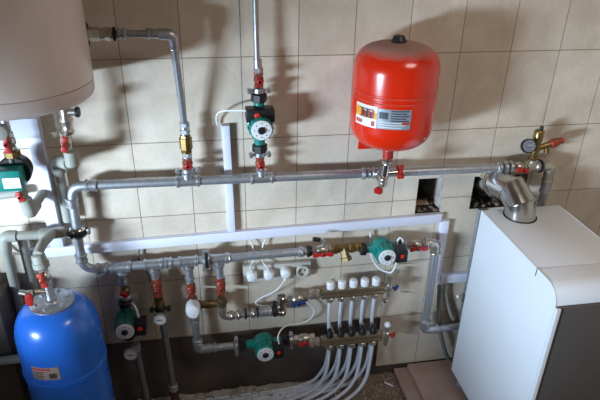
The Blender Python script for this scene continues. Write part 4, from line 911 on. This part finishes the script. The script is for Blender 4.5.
def cable(label, pts, r=0.0034, m='cable', name='power_cable'): return tag(MB().tube(spline(pts, 8), r, 10).build(name, M[m]), label, 'cable', CG)
cable('white cable from the trunking down to the leftmost plug', [W(250, 240, 0.02), W(252.5, 246, 0.026), W(254, 255, 0.026), W(253, 262, 0.03), W(250, 267, 0.042), V((0.413, -0.042, 0.640))])
cable('white cable from the trunking down to the middle plug', [W(266, 239, 0.02), W(263, 245, 0.026), W(261.5, 255, 0.026), W(263, 262, 0.03), W(266, 266, 0.042), V((0.484, -0.042, 0.640))])
cable('white cable looping from the right plug down to the lowest pump', [V((0.548, -0.050, 0.588)), W(279, 288, 0.06), W(272, 293, 0.05), W(261, 298, 0.034), W(255.5, 303, 0.03), W(262, 306, 0.03), W(272, 305.5, 0.03), W(284, 303.5, 0.03), W(296, 301, 0.03), W(308, 303, 0.035), W(314, 311, 0.04), W(310, 319, 0.04), W(300, 323.5, 0.04), W(288, 325, 0.06), W(281, 330, 0.09), W(278, 337, 0.115), V((0.517, -0.118, 0.301))])
cable('white cable from the upright trunking to the middle pump', [W(218, 125, 0.012), W(216.5, 120, 0.02), W(217.5, 114, 0.04), W(223, 111, 0.06), W(233, 110.5, 0.08), W(243, 110.5, 0.1), W(246, 111, 0.105)])
cable('white cable looping below the right pump', [W(370.5, 232, 0.02), W(370.5, 240, 0.02), W(370.5, 250, 0.024), W(373, 260, 0.03), W(379, 268, 0.05), W(387, 272, 0.08), W(393, 271, 0.11), V((1.005, -0.118, 0.694))], 0.0042)
cable('short white cable loop on top of the right pump', [W(397, 246, 0.09), W(397.5, 241, 0.09), W(400, 238, 0.09), W(402.5, 240, 0.09), W(402.5, 247, 0.09)], 0.0042)
cable('white cable entering the dark green pump', [W(131.5, 303, 0.08), W(134, 305.5, 0.10), W(136.5, 310, 0.115), W(138.5, 317, 0.12)], 0.0045)
cable('thin grey cable passing behind the lower header to the second drop', [W(139.5, 249, 0.02), W(138.5, 256, 0.02), W(141, 264, 0.025), W(147, 273, 0.03), W(151, 281, 0.04)], 0.0034, 'insul')
cable('thin pale wire between the dark green pump and the second drop', [W(138.5, 309.5, 0.09), W(145, 309.5, 0.08), W(150, 307.5, 0.07), W(153, 305.5, 0.06)], 0.002, 'insul')
cable('white cable entering the left end of the long horizontal trunking', [V((-0.80, -0.02, 0.85)), W(-6, 249, 0.03), W(4, 251.5, 0.03), W(12, 253.5, 0.02), W(26, 254, 0.01)], 0.005, 'ppr')

# ------------------------------------------------------------------ rubble, fragments
def lump(name, label, c, sz, m, cat, seed, group=None, parent=None):
    random.seed(seed); b = bmesh.new(); bmesh.ops.create_icosphere(b, subdivisions=2, radius=1)
    for v in b.verts:
        n = noise.noise(v.co*1.3+V((seed*3.1, 0, 0))); v.co = V((v.co.x*sz[0], v.co.y*sz[1], v.co.z*sz[2]))*(1+0.5*n)
    mb = MB(); b.verts.index_update(); mb.add([v.co+V(c) for v in b.verts], [tuple(v.index for v in f.verts) for f in b.faces]); b.free()
    o = mb.build(name, M[m], angle=25)
    return tag(o, label, cat, group) if label else o
b = MB(); random.seed(3)
for i in range(900):
    x_ = random.uniform(-0.15, 0.82); f = (x_+0.2)/1.0
    y_ = -random.uniform(0.0, 0.055+0.10*random.random()) if random.random() < 0.7 else -random.uniform(0.02, 0.30)
    r = random.uniform(0.0015, 0.004) if random.random() < 0.95 else random.uniform(0.005, 0.008)
    zz_ = FL+r*0.6 if y_ > -0.035 else random.choice((FL+r*0.6, FL+0.0215+r*0.3, FL+0.021))
    an = random.random()*6
    b.box((0, 0, 0), (r*2, r*1.6, r*1.3), 0, Matrix.Translation((x_, y_, zz_)) @ Matrix.Rotation(an, 4, 'Z') @ Matrix.Rotation(an*1.7, 4, 'X'))
nx_, ny_ = 90, 14; gv = []; gf = []
for i in range(nx_+1):
    for j in range(ny_+1):
        u, w_ = i/nx_, j/ny_
        n_ = noise.noise(V((u*22, w_*4, 0.5)))*0.5+noise.noise(V((u*60, w_*11, 2.5)))*0.35+0.55
        e_h = max(0.0, math.sin(PI*u))**0.5*(1-w_)**0.8
        gv.append((-0.16+u*0.96, -0.0-w_*(0.055+0.03*noise.noise(V((u*9, 0, 7)))), FL-0.002+0.024*max(0, n_)*e_h))
for i in range(nx_):
    for j in range(ny_):
        a_ = i*(ny_+1)+j; gf.append((a_, a_+1, a_+ny_+2, a_+ny_+1))
b.add(gv, gf)
o = b.build('plaster_debris', M['mortar']); o['kind'] = 'stuff'; o['label'] = 'pale plaster crumbs strewn over the heating pipes along the wall foot'; o['category'] = 'debris'
b = MB(); random.seed(5)
for i in range(260):
    x_ = random.uniform(0.90, 1.09); y_ = -random.uniform(0.0, 0.3); r = random.uniform(0.0015, 0.0045); an = random.random()*6
    b.box((0, 0, 0), (r*2, r*1.6, r*1.3), 0, Matrix.Translation((x_, y_, FL+r*0.5)) @ Matrix.Rotation(an, 4, 'Z') @ Matrix.Rotation(an*1.7, 4, 'X'))
o = b.build('brown_rubble', M['screed']); o['kind'] = 'stuff'; o['label'] = 'brown crumbs of rubble beside the boiler plinth'; o['category'] = 'debris'
lump('plaster_lump', 'pale lump of plaster at the wall foot below the lowest pump', (W(240, 388, 0.03).x, -0.028, FL+0.016), (0.02, 0.014, 0.018), 'mortar', 'debris', 2)
lump('white_stone', 'flat white stone on the floor right of the blue tank', (-0.115, -0.10, FL+0.010), (0.045, 0.035, 0.014), 'mortar', 'debris', 9)
sp = W(394, 389, 0.13)
tag(MB().box((0, 0, 0), (0.045, 0.007, 0.005), 0.001, Matrix.Translation((1.045, -0.085, FL+0.012)) @ Matrix.Rotation(-0.75, 4, 'Z')).build('white_stick', M['white']), 'small white plastic stick lying beside the boiler plinth', 'stick')
tag(MB().box((1.145, 0.06, 0.853), (0.07, 0.03, 0.012), 0.002, Matrix.Identity(4)).build('brick_fragment', M['wood']), 'pale flat fragment lying in the left wall hole', 'fragment')
b = MB(); random.seed(8)
for (xa_, xb_, zz_, nn) in ((1.106, 1.213, 0.834, 45), (1.35, 1.56, 0.838, 60)):
    for i in range(nn):
        r = random.uniform(0.002, 0.008); an = random.random()*6
        b.box((0, 0, 0), (r*2, r*1.7, r*1.4), 0, Matrix.Translation((random.uniform(xa_+0.008, xb_-0.008), random.uniform(0.012, 0.12), zz_+r*0.5)) @ Matrix.Rotation(an, 4, 'Z') @ Matrix.Rotation(an, 4, 'X'))
o = b.build('hole_debris', M['floor']); o['kind'] = 'stuff'; o['label'] = 'broken mortar crumbs lying in the two wall holes'; o['category'] = 'debris'

# ------------------------------------------------------------------ light
sc_ = bpy.context.scene
w = bpy.data.worlds.new('world'); sc_.world = w; w.use_nodes = True
bg = w.node_tree.nodes['Background']; bg.inputs['Color'].default_value = (0.75, 0.87, 1.0, 1); bg.inputs['Strength'].default_value = 1.0
def area(name, loc, target, sx, sy, energy, color, spread=180):
    l = bpy.data.lights.new(name, 'AREA'); l.shape = 'RECTANGLE'; l.size = sx; l.size_y = sy; l.energy = energy; l.color = color; l.spread = math.radians(spread)
    o = bpy.data.objects.new(name, l); C.objects.link(o); o.location = loc
    o.rotation_euler = (V(target)-V(loc)).to_track_quat('-Z', 'Y').to_euler()
    return o
area('window_daylight', (-2.4, -2.23, 1.03), (0.40, 0.0, 0.95), 0.75, 0.50, 385, (0.63, 0.81, 1.0))
area('ceiling_fill_light', (1.5, -1.5, ZC-0.03), (1.5, -1.4, 0), 0.7, 0.7, 14.5, (1.0, 0.88, 0.77))  # unseen fill light, added for warm ambient and a brighter boiler top
vs_ = sc_.view_settings; vs_.view_transform = 'Standard'; vs_.look = 'None'; vs_.gamma = 1.0; vs_.exposure = 0.0; vs_.use_curve_mapping = False
